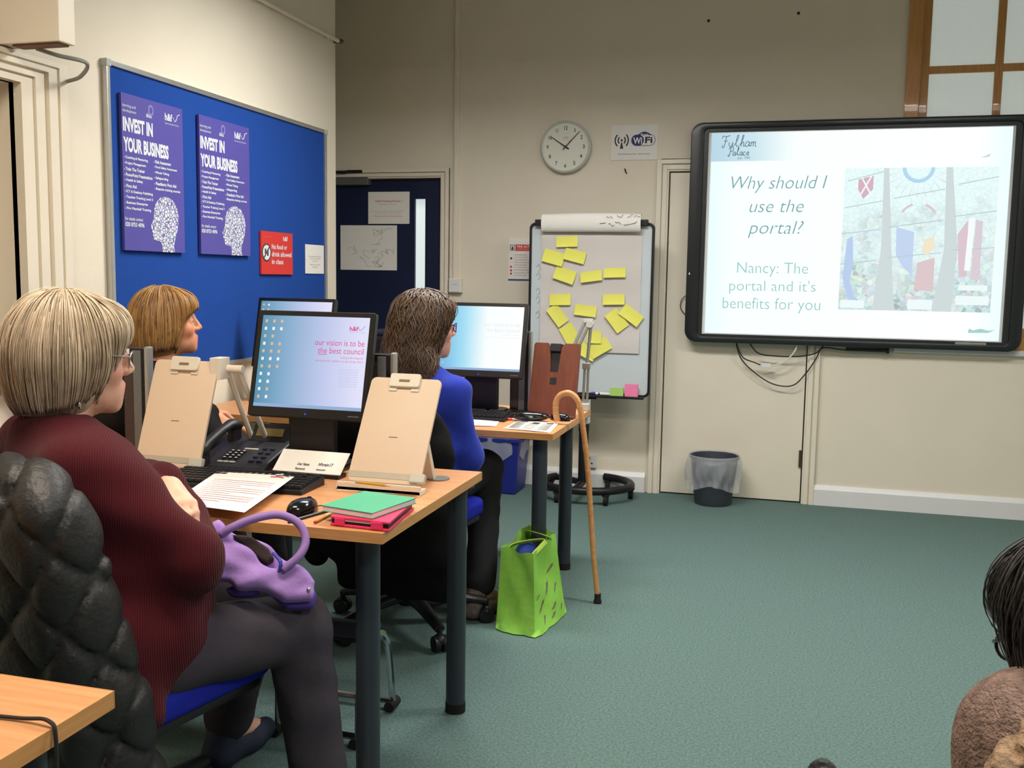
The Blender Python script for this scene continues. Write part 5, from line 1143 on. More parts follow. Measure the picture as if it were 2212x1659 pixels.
def strands(f, seeds, g, step, nst, stop, rad=(0.0013, 0.0004), lift=0.004, wave=0.0, seed=1, down=None):
    """March strands over the hair volume's own surface, downhill along g (per point), as thin 3-sided tubes."""
    r = np.random.default_rng(seed)
    def grad(P):
        e = 1e-3; G = np.stack([f(P + V3(e, 0, 0)) - f(P - V3(e, 0, 0)), f(P + V3(0, e, 0)) - f(P - V3(0, e, 0)), f(P + V3(0, 0, e)) - f(P - V3(0, 0, e))], 1)
        return G / (np.linalg.norm(G, axis=1, keepdims=True) + 1e-9)
    P = seeds.copy()
    for _ in range(6): P -= f(P)[:, None] * grad(P)
    n = len(P); alive = np.ones(n, bool); path = []; nor = []; ph = r.uniform(0, 6.28, n); lf = r.uniform(0.0, 1.0, n) ** 2 * lift
    ln = r.integers(int(nst * 0.6), nst + 1, n)
    for i in range(nst):
        N = grad(P); alive &= ~stop(P, N) & (i < ln)
        k = min(1, i / 3); path.append(P + N * (0.0008 + lf * math.sin(min(1, (i + .5) / nst) * PI * 0.8))[:, None] if False else P + N * (0.0006 + lf * np.sin(np.minimum(1, (i + .5) / np.maximum(ln, 1)) * PI * 0.75))[:, None]); nor.append(N)
        t = g(P); t = t - (t * N).sum(1, keepdims=True) * N
        if wave: t = t + np.cross(N, t) * (wave * np.sin(ph + i * 0.9))[:, None]
        t /= np.linalg.norm(t, axis=1, keepdims=True) + 1e-9
        P = np.where(alive[:, None], P + t * step, P); Q = P - f(P)[:, None] * grad(P); P = np.where(alive[:, None], Q, P)
    path = np.stack(path, 1); nor = np.stack(nor, 1); T = np.gradient(path, axis=1); T /= np.linalg.norm(T, axis=2, keepdims=True) + 1e-9
    Bn = np.cross(T, nor); Bn /= np.linalg.norm(Bn, axis=2, keepdims=True) + 1e-9
    w = np.linspace(rad[0], rad[1], nst)[None, :, None] * r.uniform(0.7, 1.5, n)[:, None, None]
    tri = np.stack([path + Bn * w, path - Bn * w, path + nor * w * 1.1], 2)       # n, nst, 3, 3
    keep = (np.linalg.norm(path[:, -1] - path[:, 0], axis=1) > step * 2); tri = tri[keep]; n = len(tri)
    verts = tri.reshape(-1, 3); b = (np.arange(n)[:, None] * nst + np.arange(nst - 1)[None]) * 3; F = []
    for j in range(3):
        j2 = (j + 1) % 3; F.append(np.stack([b + j, b + j2, b + 3 + j2, b + 3 + j], -1).reshape(-1, 4))
    col = np.repeat(r.uniform(0, 1, n), nst * 3)
    return verts, np.concatenate(F), col
def hair_mat(name, dark, light, rough=0.42):
    m = bpy.data.materials.new(name); m.use_nodes = True
    nt = m.node_tree; N = nt.nodes; L = nt.links; P = N['Principled BSDF']
    a = N.new('ShaderNodeAttribute'); a.attribute_name = 'strand'
    tc = N.new('ShaderNodeTexCoord'); nz = N.new('ShaderNodeTexNoise'); nz.inputs['Scale'].default_value = 22; L.new(tc.outputs['Object'], nz.inputs[0])
    ma = N.new('ShaderNodeMath'); ma.operation = 'MULTIPLY_ADD'; ma.inputs[1].default_value = 0.6; L.new(a.outputs['Fac'], ma.inputs[0]); 
    mb_ = N.new('ShaderNodeMath'); mb_.operation = 'MULTIPLY_ADD'; mb_.inputs[1].default_value = 0.8; mb_.inputs[2].default_value = -0.2; L.new(nz.outputs[0], mb_.inputs[0]); L.new(mb_.outputs[0], ma.inputs[2])
    mx = N.new('ShaderNodeMix'); mx.data_type = 'RGBA'; mx.inputs[6].default_value = lin(dark); mx.inputs[7].default_value = lin(light); L.new(ma.outputs[0], mx.inputs[0]); L.new(mx.outputs[2], P.inputs['Base Color'])
    P.inputs['Roughness'].default_value = rough; P.inputs['Specular IOR Level'].default_value = 0.55; P.inputs['Sheen Weight'].default_value = 0.1
    return m
def skin_mat(name, rgb):
    m = mat(name, rgb, 0.5, spec=0.35, vary=(40, 0.06), attr='flush', attr_rgb=(min(255, rgb[0] + 4), int(rgb[1] * 0.72), int(rgb[2] * 0.72)), bump=(220, 0.05))
    nt = m.node_tree; P = nt.nodes['Principled BSDF']; P.inputs['Subsurface Weight'].default_value = 0.12; P.inputs['Subsurface Radius'].default_value = (0.02, 0.008, 0.005)
    src = P.inputs['Base Color'].links[0].from_socket
    a = nt.nodes.new('ShaderNodeAttribute'); a.attribute_name = 'brow'; mx = nt.nodes.new('ShaderNodeMix'); mx.data_type = 'RGBA'; mx.inputs[7].default_value = lin((110, 84, 62))
    nt.links.new(a.outputs['Fac'], mx.inputs[0]); nt.links.new(src, mx.inputs[6]); nt.links.new(mx.outputs[2], P.inputs['Base Color'])
    return m
def wrinkle(amp, fr, dirs=((1.0, 0.3, 0.9), (0.4, -1.0, 0.7), (-0.7, 0.6, 1.0))):
    D = [nrm(d) for d in dirs]
    return lambda P: amp * (np.sin(P @ D[0] * fr) * np.sin(P @ D[1] * fr * 1.4 + 1) + 0.6 * np.sin(P @ D[2] * fr * 2.1 + 2 * np.sin(P @ D[0] * fr * 0.7)))
def eyes(W, R, person, s=1.0):
    for q in (-1, 1):
        c = W(0.0765, q * 0.031, 0.002); e = MB().ball((0, 0, 0), 0.0125 * s, 14, 10).build('eye', mat('eye_white', (196, 186, 178), 0.25), person, smooth='all', loc=tuple(c - np.array(person.location)))
        f_ = c + R @ V3(0.0118 * s, 0, 0) - np.array(person.location)
        d = R @ V3(1, 0, 0); MB().cyl(tuple(f_ - d * 0.002 - (c - np.array(person.location))), tuple(f_ + d * 0.0012 - (c - np.array(person.location))), 0.0055 * s, 0.004 * s, n=12).build('iris', mat('iris_brown', (70, 54, 42), 0.2), e)
def spectacles(W, person, rgb, s=1.0, metal=False, drop=0.0):
    L0 = np.array(person.location); w = lambda *a: tuple(W(*a) - L0)
    m = mat('spectacle_%d' % rgb[0], rgb, 0.3, metal=0.6 if metal else 0.0); g = bpy.data.objects.new('spectacles', None); COL.objects.link(g); g.parent = person
    for q in (-1, 1):
        rim = [w(0.106 - 0.012 * abs(math.cos(a)) * (math.cos(a) * q > 0), q * 0.034 + 0.024 * math.cos(a), 0.002 - drop + 0.016 * math.sin(a)) for a in np.linspace(0, 2 * PI, 25)[:-1]]
        MB().tube(rim, 0.0020, 6, closed=True).build('rim', m, g, smooth=True)
        b = MB(); b.add(rim, [tuple(range(24))]); b.build('lens', mat('clear_lens', (230, 236, 240), 0.05, spec=0.6, alpha=0.12), g)
        MB().tube(bez([w(0.095, q * 0.060, 0.008 - drop), w(0.06, q * 0.079, 0.010 - drop * 0.6), w(0.0, q * 0.084, 0.012), w(-0.02, q * 0.084, -0.008)], 5), 0.0020, 6).build('temple', m, g, smooth=True)
    MB().tube(bez([w(0.106, -0.011, 0.006 - drop), w(0.110, 0, 0.011 - drop), w(0.106, 0.011, 0.006 - drop)], 4), 0.0018, 6).build('bridge', m, g, smooth=True)
    return g
def ring_pts(c, U, Vv, r, n=16): return [tuple(np.array(c) + r * (math.cos(q) * U + math.sin(q) * Vv)) for q in np.linspace(0, 2 * PI, n + 1)[:-1]]

def seated(person, J, skinm, topm, legm, shoem, head, top_cfg, hv=0.010, arms_bare=0.0):
    """One continuous body, then the garments laid over it. J holds joint positions in world space."""
    O, R, s = head
    H, W = head_shape(O, R, s, neck_to=J['neck'])
    for q in ('R', 'L'): pass
    body = Shape()
    body.add(cap(J['neck'] - V3(0, 0, 0.02), J['chest'], 0.042, 0.09), 0); body.add(cap(J['chest'], J['pelvis'], 0.105, 0.125), 0.06)
    for q in ('R', 'L'):
        body.add(cap(J['neck'] - V3(0, 0, 0.05), J['sh' + q] - V3(0, 0, 0.012), 0.036, 0.036), 0.02); body.add(cap(J['sh' + q] - V3(0, 0, 0.012), J['el' + q], 0.036, 0.034), 0.02); body.add(cap(J['el' + q], J['wr' + q], 0.037, 0.025), 0.02)
        body.add(cap(J['hip' + q], J['kn' + q], 0.078, 0.055), 0.04); body.add(cap(J['kn' + q], J['an' + q], 0.052, 0.034), 0.03); body.add(cap(J['an' + q], J['to' + q], 0.034, 0.028), 0.02)
    parts = [surfnet(H, 0.0042, smooth=1), surfnet(body, 0.016)]
    hs = Shape()
    for q in ('R', 'L'):
        hd = J['hand' + q]; h1 = Shape(); h1.add(cap(J['el' + q] * 0.35 + J['wr' + q] * 0.65, J['wr' + q], 0.031, 0.025), 0); hand_shape(h1, J['wr' + q], hd[0], hd[1], hd[2], hd[3], hd[4] if len(hd) > 4 else 0.95); parts.append(surfnet(h1, 0.0042))
    v, f = join(parts); fl, br = face_attr(v, W)
    sculpt('body', (v, f), skinm, person, {'flush': fl, 'brow': br}); eyes(W, R, person, s)
    # top
    T = Shape(); c = top_cfg
    TF, TL = c['F'], c['L']; M = np.stack([TF, TL, V3(0, 0, 1)], 1); UP = nrm(J['chest'] - J['pelvis']); M = frame(TF - UP * (TF @ UP), UP)
    T.add(ell(J['chest'] * 0.75 + J['pelvis'] * 0.25, (c['depth'], c['width'], 0.22), M), 0)
    T.add(ell(J['chest'] * 0.35 + J['pelvis'] * 0.65 + TF * 0.02, (c['depth'] * 1.12, c['width'] * 1.03, 0.20), M), 0.06)
    T.add(ell(J['pelvis'] + V3(0, 0, 0.0), (c['depth'] * 1.1, c['width'] * 1.08, 0.13), M), 0.06)
    T.add(cap(J['shR'], J['shL'], 0.068, 0.068), 0.05)
    T.add(cap(J['neck'] - V3(0, 0, 0.02), J['neck'] - V3(0, 0, 0.05), 0.075, 0.09), 0.05)
    for q in ('R', 'L'):
        w_ = J['el' + q] + (J['wr' + q] - J['el' + q]) * (c.get('cuff' + q, 0.94))
        T.add(cap(J['neck'] - V3(0, 0, 0.035), J['sh' + q], 0.070, 0.062), 0.04)
        T.add(cap(J['sh' + q], J['el' + q], c['arm'], c['arm'] * 0.92), 0.035); T.add(cap(J['el' + q], w_, c['arm'] * 0.92, c.get('cuffr', 0.042)), 0.02)
    for f_, k in c.get('extra', []): T.add(f_, k)
    T.post = wrinkle(c.get('wr', 0.004), c.get('wf', 26))
    T.sub(cap(J['neck'] + V3(0, 0, 0.075) + TF * 0.01, J['neck'] + V3(0, 0, 0.02) + TF * 0.012, 0.085, 0.064), 0.01)
    sculpt(c.get('name', 'sweater'), surfnet(T, hv, smooth=2), topm, person)
    # trousers
    B = Shape(); B.add(ell(J['pelvis'] - V3(0, 0, 0.01), (c['depth'] * 1.05, c['width'] * 0.98, 0.12), M), 0)
    tr = c.get('leg', 0.098)
    for q in ('R', 'L'):
        B.add(cap(J['hip' + q], J['kn' + q], tr, tr * 0.80), 0.04); B.add(cap(J['kn' + q], J['an' + q] + V3(0, 0, 0.03), tr * 0.80, tr * 0.70), 0.02)
    B.post = wrinkle(0.0035, 30)
    sculpt('trousers', surfnet(B, hv * 1.15, smooth=2), legm, person)
    for q in ('R', 'L'):
        Fo = Shape(); d = nrm((J['to' + q] - J['an' + q]) * V3(1, 1, 0)); a = J['an' + q] * V3(1, 1, 0) + V3(0, 0, 0.045)
        Fo.add(cap(a - d * 0.05, a + d * 0.10 - V3(0, 0, 0.008), 0.042, 0.036), 0); Fo.add(cap(a + d * 0.08 - V3(0, 0, 0.01), a + d * 0.155 - V3(0, 0, 0.012), 0.038, 0.031), 0.03); Fo.add(cap(a - d * 0.03, a - d * 0.03 + V3(0, 0, 0.045), 0.042, 0.042), 0.02)
        sculpt('shoe', surfnet(Fo, 0.008), shoem, person)
    return W

# ================================================================== OFFICE CHAIRS
def office_chair(x, y, az, label, seat_m=M_blueseat, back_h=0.92, base_m=M_black, spin=0.3, chrome=False):
    t = thing('office_chair', label, 'chair', (x, y, 0), math.radians(az - 90), 'blue swivel office chairs')
    bm_ = M_chrome if chrome else base_m
    MB().prism(rrect(-0.235, 0.235, -0.22, 0.22, 0.07, 6), 0.415, 0.475, 'xy').build('seat', seat_m, t, smooth=True, bevel=0.018, seg=3)
    MB().prism(rrect(-0.225, 0.225, -0.21, 0.21, 0.07, 6), 0.395, 0.418, 'xy').build('seat_shell', M_black, t, smooth=True, bevel=0.006)
    rb = Matrix.Translation((0, -0.235, 0.56)) @ Matrix.Rotation(math.radians(10), 4, 'X')
    bk = MB().prism(rrect(-0.21, 0.21, 0.0, back_h - 0.56, 0.06, 6), -0.03, 0.03).build('backrest', seat_m, t, smooth=True, bevel=0.015, seg=3, loc=(0, -0.235, 0.56), rot=(math.radians(10), 0, 0))
    MB().prism(rrect(-0.205, 0.205, 0.005, back_h - 0.565, 0.055, 6), -0.045, -0.028).build('back_shell', M_black, bk, smooth=True, bevel=0.006)
    MB().tube(bez([(0, -0.08, 0.385), (0, -0.22, 0.38), (0, -0.285, 0.45), (0, -0.29, 0.62)], 6), 0.022, 8, flat=0.5).build('back_bar', M_black, t, smooth=True)
    MB().box(-0.09, 0.09, -0.11, 0.11, 0.355, 0.397).build('mechanism', M_black, t, bevel=0.01)
    MB().cyl((0, 0, 0.10), (0, 0, 0.37), 0.028).cyl((0, 0, 0.085), (0, 0, 0.22), 0.036, 0.034).build('gas_column', M_black, t, smooth=True)
    for k in range(5):
        a = spin + 2 * PI * k / 5; c, s = math.cos(a), math.sin(a)
        l = MB().tube([(0.02 * c, 0.02 * s, 0.125), (0.16 * c, 0.16 * s, 0.112), (0.30 * c, 0.30 * s, 0.082)], [0.034, 0.028, 0.020], 10, flat=0.7).build('base_leg', bm_, t, smooth=True)
        q = Vector((-s, c, 0)); o = Vector((0.30 * c, 0.30 * s, 0.030))
        MB().cyl(o - q * 0.024, o - q * 0.006, 0.029, n=16).cyl(o + q * 0.006, o + q * 0.024, 0.029, n=16).cyl((0.30 * c, 0.30 * s, 0.03), (0.30 * c, 0.30 * s, 0.085), 0.010, n=10).ball((0.30 * c, 0.30 * s, 0.042), (0.028, 0.028, 0.024), 12, 8).build('castor', M_black, l, smooth=True)
    return t
office_chair(-1.36, 1.80, 77, 'blue office chair of the woman in maroon, puffer jacket on it', spin=0.62)
office_chair(-1.335, 3.385, 84, 'blue office chair of the woman in the blue jumper', spin=0.55, back_h=0.90)
office_chair(-2.14, 3.13, 75, 'blue office chair of the blonde woman by the noticeboard', spin=0.2)

# chrome footrest under the middle desk
t = thing('footrest', 'low chrome tubular footrest under the middle desk', 'footrest', (-1.24, 2.57, 0))
for x in (-0.12, 0.13): MB().tube(bez([(x, -0.13, 0.02), (x, -0.12, 0.20), (x, -0.09, 0.28), (x, 0.0, 0.285), (x, 0.08, 0.22), (x, 0.12, 0.02)], 6), 0.011, 8).build('side_frame', M_chrome, t, smooth=True)
for y in (-0.13, 0.12): MB().tube([(-0.12, y, 0.025), (0.13, y, 0.025)], 0.010, 8).build('cross_tube', M_chrome, t, smooth=True)
MB().box(-0.12, 0.13, -0.10, 0.04, 0.285, 0.30).build('foot_plate', M_black, t, bevel=0.005)
for x in (-0.12, 0.13):
    for y in (-0.13, 0.12): MB().cyl((x, y - 0.03, 0.016), (x, y + 0.03, 0.016), 0.016, n=12).build('rubber_foot', M_rubber, t, smooth=True)

# ================================================================== WOMAN IN MAROON (nearest)
F1, L1 = azf(66)
p1 = thing('person', 'seated woman with short grey-blonde bob, maroon cardigan and glasses, arms folded', 'person', (-1.33, 1.76, 0))
Fh, Lh = azf(51); Rh = frame(Fh + V3(0, 0, -0.06)); Oh = V3(-1.453, 1.757, 1.139)
J = dict(neck=V3(-1.470, 1.715, 0.995), chest=V3(-1.395, 1.715, 0.86), pelvis=V3(-1.33, 1.745, 0.53),
 shR=V3(-1.335, 1.625, 0.915), shL=V3(-1.590, 1.800, 0.930), elR=V3(-1.150, 1.715, 0.735), elL=V3(-1.50, 2.02, 0.80),
 wrR=V3(-1.34, 1.93, 0.80), wrL=V3(-1.245, 1.785, 0.862),
 hipR=V3(-1.235, 1.70, 0.525), hipL=V3(-1.42, 1.80, 0.525), knR=V3(-1.045, 1.965, 0.520), knL=V3(-1.28, 2.21, 0.545), anR=V3(-0.995, 1.985, 0.10), anL=V3(-1.40, 2.245, 0.10),
 toR=V3(-0.89, 2.11, 0.03), toL=V3(-1.38, 2.40, 0.03),
 handR=(nrm(V3(-0.9, 0.5, 0.15)), V3(0.3, 0.5, 0.8), 1, 0.45), handL=(nrm(V3(0.72, -0.62, -0.25)), V3(0.25, -0.1, 0.95), -1, 0.55))
M_skin1 = skin_mat('fair_skin', (226, 176, 152))
M_maroon = rib_mat('maroon_knit', (80, 21, 29), (58, 14, 21), scale=75, strength=0.35, axis=(0.3, 0.2, -0.5))
hemF = azf(66)[0]
W1 = seated(p1, J, M_skin1, M_maroon, mat('charcoal_trousers', (62, 58, 66), 0.9, spec=0.15, vary=(60, 0.12), bump=(300, 0.15)), mat('navy_trainers', (40, 48, 72), 0.7, vary=(40, 0.3)), (Oh, Rh, 1.04),
 dict(F=F1, L=L1, depth=0.145, width=0.20, arm=0.074, cuffL=0.74, cuffr=0.055, wr=0.004, wf=24, name='cardigan', leg=0.092,
  extra=[(cap(V3(-1.36, 1.60, 0.66), V3(-1.235, 1.575, 0.47), 0.055, 0.042), 0.05), (cap(V3(-1.24, 1.60, 0.62), V3(-1.175, 1.60, 0.45), 0.045, 0.03), 0.05)]), hv=0.009)
spectacles(W1, p1, (150, 146, 150), metal=True, drop=0.004)
MB().ball(tuple(W1(-0.005, -0.083, -0.062) - np.array(p1.location)), 0.0055).tube([tuple(W1(-0.005, -0.083, -0.058) - np.array(p1.location)), tuple(W1(-0.005, -0.085, -0.085) - np.array(p1.location))], 0.0016).ball(tuple(W1(-0.005, -0.085, -0.092) - np.array(p1.location)), (0.004, 0.004, 0.008)).build('earring', M_chrome, p1, smooth=True)
# white collar of the blouse
MB().tube([tuple(J['neck'] - np.array(p1.location) + V3(0, 0, -0.002) + 0.066 * (math.cos(q) * F1 + math.sin(q) * L1) + V3(0, 0, -0.010 * math.cos(q) - 0.004)) for q in np.linspace(0.9, 2 * PI - 0.9, 24)], 0.006, 8, flat=1.0).build('blouse_collar', mat('white_blouse', (214, 206, 196), 0.8), p1, smooth=True)
def hair_volume(W, R, ells, cuts, s=1.0):
    S = Shape()
    for i, (c, r, k) in enumerate(ells): S.add(ell(W(*c), np.array(r) * s, R), k)
    for c, r, k in cuts: S.sub(ell(W(*c), np.array(r) * s, R), k)
    return S
def make_hair(name, person, vol, W, R, m, n, nst, step, zstop, wave=0.0, lift=0.006, rad=(0.0016, 0.0005), flow=(0, 0, 0), seed=1, base=0.006, under=0.45):
    O = W(0, 0, 0); r = np.random.default_rng(seed)
    v0, f0 = surfnet(vol, base, smooth=2)
    pick = r.choice(len(v0), n); seeds = v0[pick] + r.normal(0, 0.003, (n, 3))
    loc = (seeds - O) @ R; seeds = seeds[(loc[:, 2] > zstop + 0.02)]
    top = W(-0.015, 0.01, 0.12); fl = R @ np.array(flow, float)
    g = lambda P: V3(0, 0, -1.0) + 0.35 * (P - top) / (np.linalg.norm(P - top, axis=1, keepdims=True) + 1e-6) * V3(1, 1, 0) + fl
    stop = lambda P, N: ((P - O) @ R[:, 2] < zstop) | (N[:, 2] < -under)
    v1, f1, c1 = strands(vol, seeds, g, step, nst, stop, rad, lift, wave, seed)
    v, f = join([(v0, f0), (v1, f1)])
    return sculpt(name, (v, f), m, person, {'strand': np.concatenate([np.full(len(v0), 0.25), c1])})
vol = hair_volume(W1, Rh, [((-0.020, 0, 0.028), (0.112, 0.102, 0.110), 0), ((-0.032, 0, -0.024), (0.094, 0.098, 0.090), 0.05), ((-0.040, 0, -0.090), (0.060, 0.066, 0.056), 0.06), ((0.055, 0, 0.060), (0.048, 0.078, 0.048), 0.03)],
 [((0.108, 0, -0.075), (0.080, 0.105, 0.108), 0.012), ((0.0, 0, -0.195), (0.16, 0.15, 0.050), 0.02)], 1.02)
make_hair('hair', p1, vol, W1, Rh, hair_mat('ash_blonde_hair', (134, 112, 86), (226, 208, 182)), 3600, 18, 0.012, -0.138, lift=0.009, rad=(0.0015, 0.0005), seed=3)

# puffer jacket hung over her chair
t = thing('puffer_jacket', 'black quilted puffer jacket hung over the nearest chair back', 'jacket', (-1.42, 1.52, 0))
Fc, Lc = azf(77); Mj = frame(Fc * 1.0 + V3(0, 0, 0.17))
S = Shape(); cj = V3(-1.455, 1.520, 0.605)
pj = lambda f_, l_, u_: cj + Mj @ V3(f_, l_, u_)
S.add(rbox(pj(0, 0, 0.0), (0.055, 0.27, 0.33), 0.05, Mj), 0); S.add(rbox(pj(0.01, -0.02, -0.36), (0.06, 0.25, 0.16), 0.05, Mj), 0.05)
S.add(cap(pj(0.03, 0.18, 0.30), pj(0.03, -0.16, 0.30), 0.075, 0.07), 0.05)
S.add(cap(pj(0.04, -0.20, 0.22), pj(0.05, -0.235, -0.10), 0.062, 0.062), 0.04); S.add(cap(pj(0.05, -0.235, -0.10), pj(0.07, -0.25, -0.45), 0.062, 0.055), 0.03); S.add(cap(pj(0.02, 0.25, 0.22), pj(0.0, 0.30, -0.30), 0.07, 0.055), 0.04)
S.sub(rbox(pj(0.30, 0, -0.1), (0.24, 0.19, 0.5), 0.03, Mj), 0.02)
def quilt(P):
    q = (P - cj) @ Mj; u = q[:, 1] - q[:, 0]; z = q[:, 2]
    a = u * 21 + z * 19 + 0.35 * np.sin(z * 9); b = u * 21 - z * 19 + 0.3 * np.sin(u * 11)
    m = np.abs(np.sin(a)) * np.abs(np.sin(b))
    return 0.008 - 0.016 * (1 - np.exp(-5.0 * m)) + 0.0015 * np.sin(u * 110 + 6 * np.sin(z * 60)) * np.exp(-6 * m)
S.post = quilt
sculpt('quilted_shell', surfnet(S, 0.0065, smooth=1), mat('black_nylon', (34, 34, 35), 0.5, spec=0.4, vary=(20, 0.15), bump=(90, 0.25)), t)
MB().tube(bez([tuple(pj(-0.05, -0.05, 0.36) - np.array(t.location)), tuple(pj(-0.085, 0.0, 0.35) - np.array(t.location)), tuple(pj(-0.05, 0.05, 0.36) - np.array(t.location))], 5), 0.004, 6).build('hanging_loop', M_black, t, smooth=True)

# lavender handbag on her lap
t = thing('handbag', 'lavender handbag with looped handle resting on a lap', 'bag', (-1.125, 1.87, 0.60))
c0 = V3(-1.125, 1.87, 0.685); fn = nrm(V3(0.45, -0.72, 0.50)); fu = nrm(np.cross(V3(0, 0, 1), fn)); fv = np.cross(fn, fu); Mb = np.stack([fu, fv, fn], 1)
q0 = lambda u, v, w: c0 + Mb @ V3(u, v, w); lq = lambda *a: tuple(q0(*a) - np.array(t.location))
def polyslab(pts, w0, w1, rad, M, c):
    """rounded slab over an outline: exact 2-D polygon distance, extruded along the frame's third axis."""
    pts = np.array(pts, float); ctr = c + M @ V3(0, 0, (w0 + w1) / 2)
    def f(P):
        q = (P - c) @ M; x = q[:, :2]; d = np.full(len(x), 9.0); s_ = np.ones(len(x))
        for i in range(len(pts)):
            a_, b_ = pts[i], pts[i - 1]; e = b_ - a_; w = x - a_; tt = np.clip((w @ e) / (e @ e), 0, 1); d = np.minimum(d, ((w - tt[:, None] * e) ** 2).sum(1))
            c1 = x[:, 1] >= a_[1]; c2 = x[:, 1] < b_[1]; c3 = e[0] * w[:, 1] > e[1] * w[:, 0]
            s_ = np.where((c1 & c2 & c3) | (~c1 & ~c2 & ~c3), -s_, s_)
        d2 = s_ * np.sqrt(d) + rad; dz = np.abs(q[:, 2] - (w0 + w1) / 2) - (w1 - w0) / 2 + rad
        return np.minimum(np.maximum(d2, dz), 0) + np.hypot(np.maximum(d2, 0), np.maximum(dz, 0)) - rad
    r_ = np.abs(pts).max() * 1.5; f.lo = ctr - r_; f.hi = ctr + r_
    return f
S = Shape(); S.add(polyslab([(-0.10, 0.070), (-0.05, 0.098), (-0.022, 0.060), (0.022, 0.018), (0.062, -0.012), (0.114, -0.022), (0.160, -0.052), (0.142, -0.090), (0.085, -0.090), (0.025, -0.056), (-0.044, -0.044), (-0.10, -0.040)], -0.03, 0.030, 0.016, Mb, c0), 0)
S.add(polyslab([(-0.06, 0.090), (0.03, 0.062), (0.080, 0.022), (0.125, -0.02), (0.09, -0.05), (0.0, 0.0), (-0.06, 0.04)], -0.045, -0.012, 0.012, Mb, c0), 0.012)
fold = lambda P: (lambda q: 0.007 * np.sin(q[:, 0] * 55 + 14 * q[:, 1] + 2 * np.sin(q[:, 1] * 50)) * np.exp(-((q[:, 1] + 0.035) / 0.04) ** 2) + 0.004 * np.sin(q[:, 0] * 30 - q[:, 1] * 75))((P - c0) @ Mb)
S.post = fold
M_lav = mat('lavender_fabric', (156, 122, 190), 0.75, spec=0.25, vary=(12, 0.12), bump=(140, 0.12)); sculpt('bag_body', surfnet(S, 0.0042, smooth=1), M_lav, t)
S = Shape(); S.add(polyslab([(0.05, -0.070), (0.145, -0.060), (0.158, -0.064), (0.146, -0.104), (0.09, -0.098)], -0.036, -0.006, 0.008, Mb, c0), 0); S.add(polyslab([(-0.098, -0.030), (-0.02, -0.040), (0.04, -0.060), (0.03, -0.070), (-0.03, -0.056), (-0.098, -0.052)], -0.036, -0.008, 0.006, Mb, c0), 0.01); S.post = fold
sculpt('purple_base', surfnet(S, 0.0045), mat('deep_purple_fabric', (74, 52, 140), 0.8, vary=(20, 0.1)), t)
S = Shape(); S.add(polyslab([(-0.022, 0.066), (0.018, 0.060), (0.055, 0.030), (0.068, 0.004), (0.05, -0.006), (0.018, 0.020), (-0.012, 0.052)], -0.020, 0.014, 0.006, Mb, c0), 0); sculpt('dark_lining', surfnet(S, 0.004), mat('brown_lining', (46, 30, 28), 0.8), t)
hp = [q0(-0.045, 0.062, 0.028), q0(-0.02, 0.073, 0.040), q0(0.025, 0.088, 0.045), q0(0.078, 0.094, 0.045), q0(0.120, 0.072, 0.045), q0(0.134, 0.033, 0.045), q0(0.118, -0.002, 0.045), q0(0.082, -0.027, 0.034)]
MB().tube(bez([tuple(p - np.array(t.location)) for p in hp], 7), 0.0092, 10).build('handle', mat('lavender_strap', (140, 108, 172), 0.6), t, smooth='all')
MB().tube(bez([lq(0.064, 0.012, 0.030), lq(0.078, -0.012, 0.046), lq(0.075, -0.032, 0.034)], 4), 0.004, 6).build('blue_tab', mat('blue_tab', (60, 60, 160), 0.6), t)
for u, v in ((-0.030, 0.064), (0.136, -0.074)): MB().ball(lq(u, v, 0.032), 0.005, 10, 6).build('metal_stud', M_chrome, t, smooth='all')

# ================================================================== BLONDE WOMAN by the noticeboard
p2 = thing('person', 'seated woman with golden blonde bob in profile before the noticeboard', 'person', (-2.14, 3.0, 0))
F2, L2 = azf(60); Fh, Lh = azf(36); Rh = frame(Fh + V3(0, 0, 0.06)); Oh = V3(-2.128, 3.055, 1.140)
J = dict(neck=V3(-2.150, 3.02, 0.985), chest=V3(-2.15, 2.99, 0.84), pelvis=V3(-2.15, 2.97, 0.53), shR=V3(-1.995, 2.915, 0.905), shL=V3(-2.30, 3.09, 0.905), elR=V3(-1.90, 3.0, 0.70), elL=V3(-2.22, 3.25, 0.70), wrR=V3(-1.96, 3.03, 0.83), wrL=V3(-2.02, 3.20, 0.74),
 hipR=V3(-2.07, 2.93, 0.525), hipL=V3(-2.24, 2.99, 0.525), knR=V3(-1.92, 3.32, 0.55), knL=V3(-2.12, 3.38, 0.55), anR=V3(-1.92, 3.42, 0.10), anL=V3(-2.12, 3.46, 0.10), toR=V3(-1.88, 3.56, 0.03), toL=V3(-2.1, 3.60, 0.03),
 handR=(nrm(V3(0.55, 0.05, -0.42)), V3(0.35, -0.5, 0.55), 1, 0.85), handL=(nrm(V3(0.9, 0.2, 0.05)), V3(0, 0.2, 0.95), -1, 0.4))
W2 = seated(p2, J, skin_mat('tanned_skin', (214, 152, 118)), mat('black_jersey', (22, 21, 24), 0.85, spec=0.2, vary=(30, 0.2)), mat('black_trousers', (26, 26, 30), 0.85), M_black, (Oh, Rh, 0.98), dict(F=F2, L=L2, depth=0.12, width=0.185, arm=0.055, wr=0.003, name='black_top', leg=0.085), hv=0.012)
vol = hair_volume(W2, Rh, [((-0.018, 0, 0.028), (0.108, 0.096, 0.106), 0), ((-0.040, 0, -0.035), (0.090, 0.100, 0.090), 0.05), ((-0.050, 0, -0.075), (0.070, 0.088, 0.050), 0.04), ((0.055, 0, 0.060), (0.052, 0.076, 0.046), 0.03)],
 [((0.110, 0, -0.070), (0.090, 0.110, 0.112), 0.012), ((0.0, 0, -0.180), (0.16, 0.15, 0.052), 0.01)], 1.0)
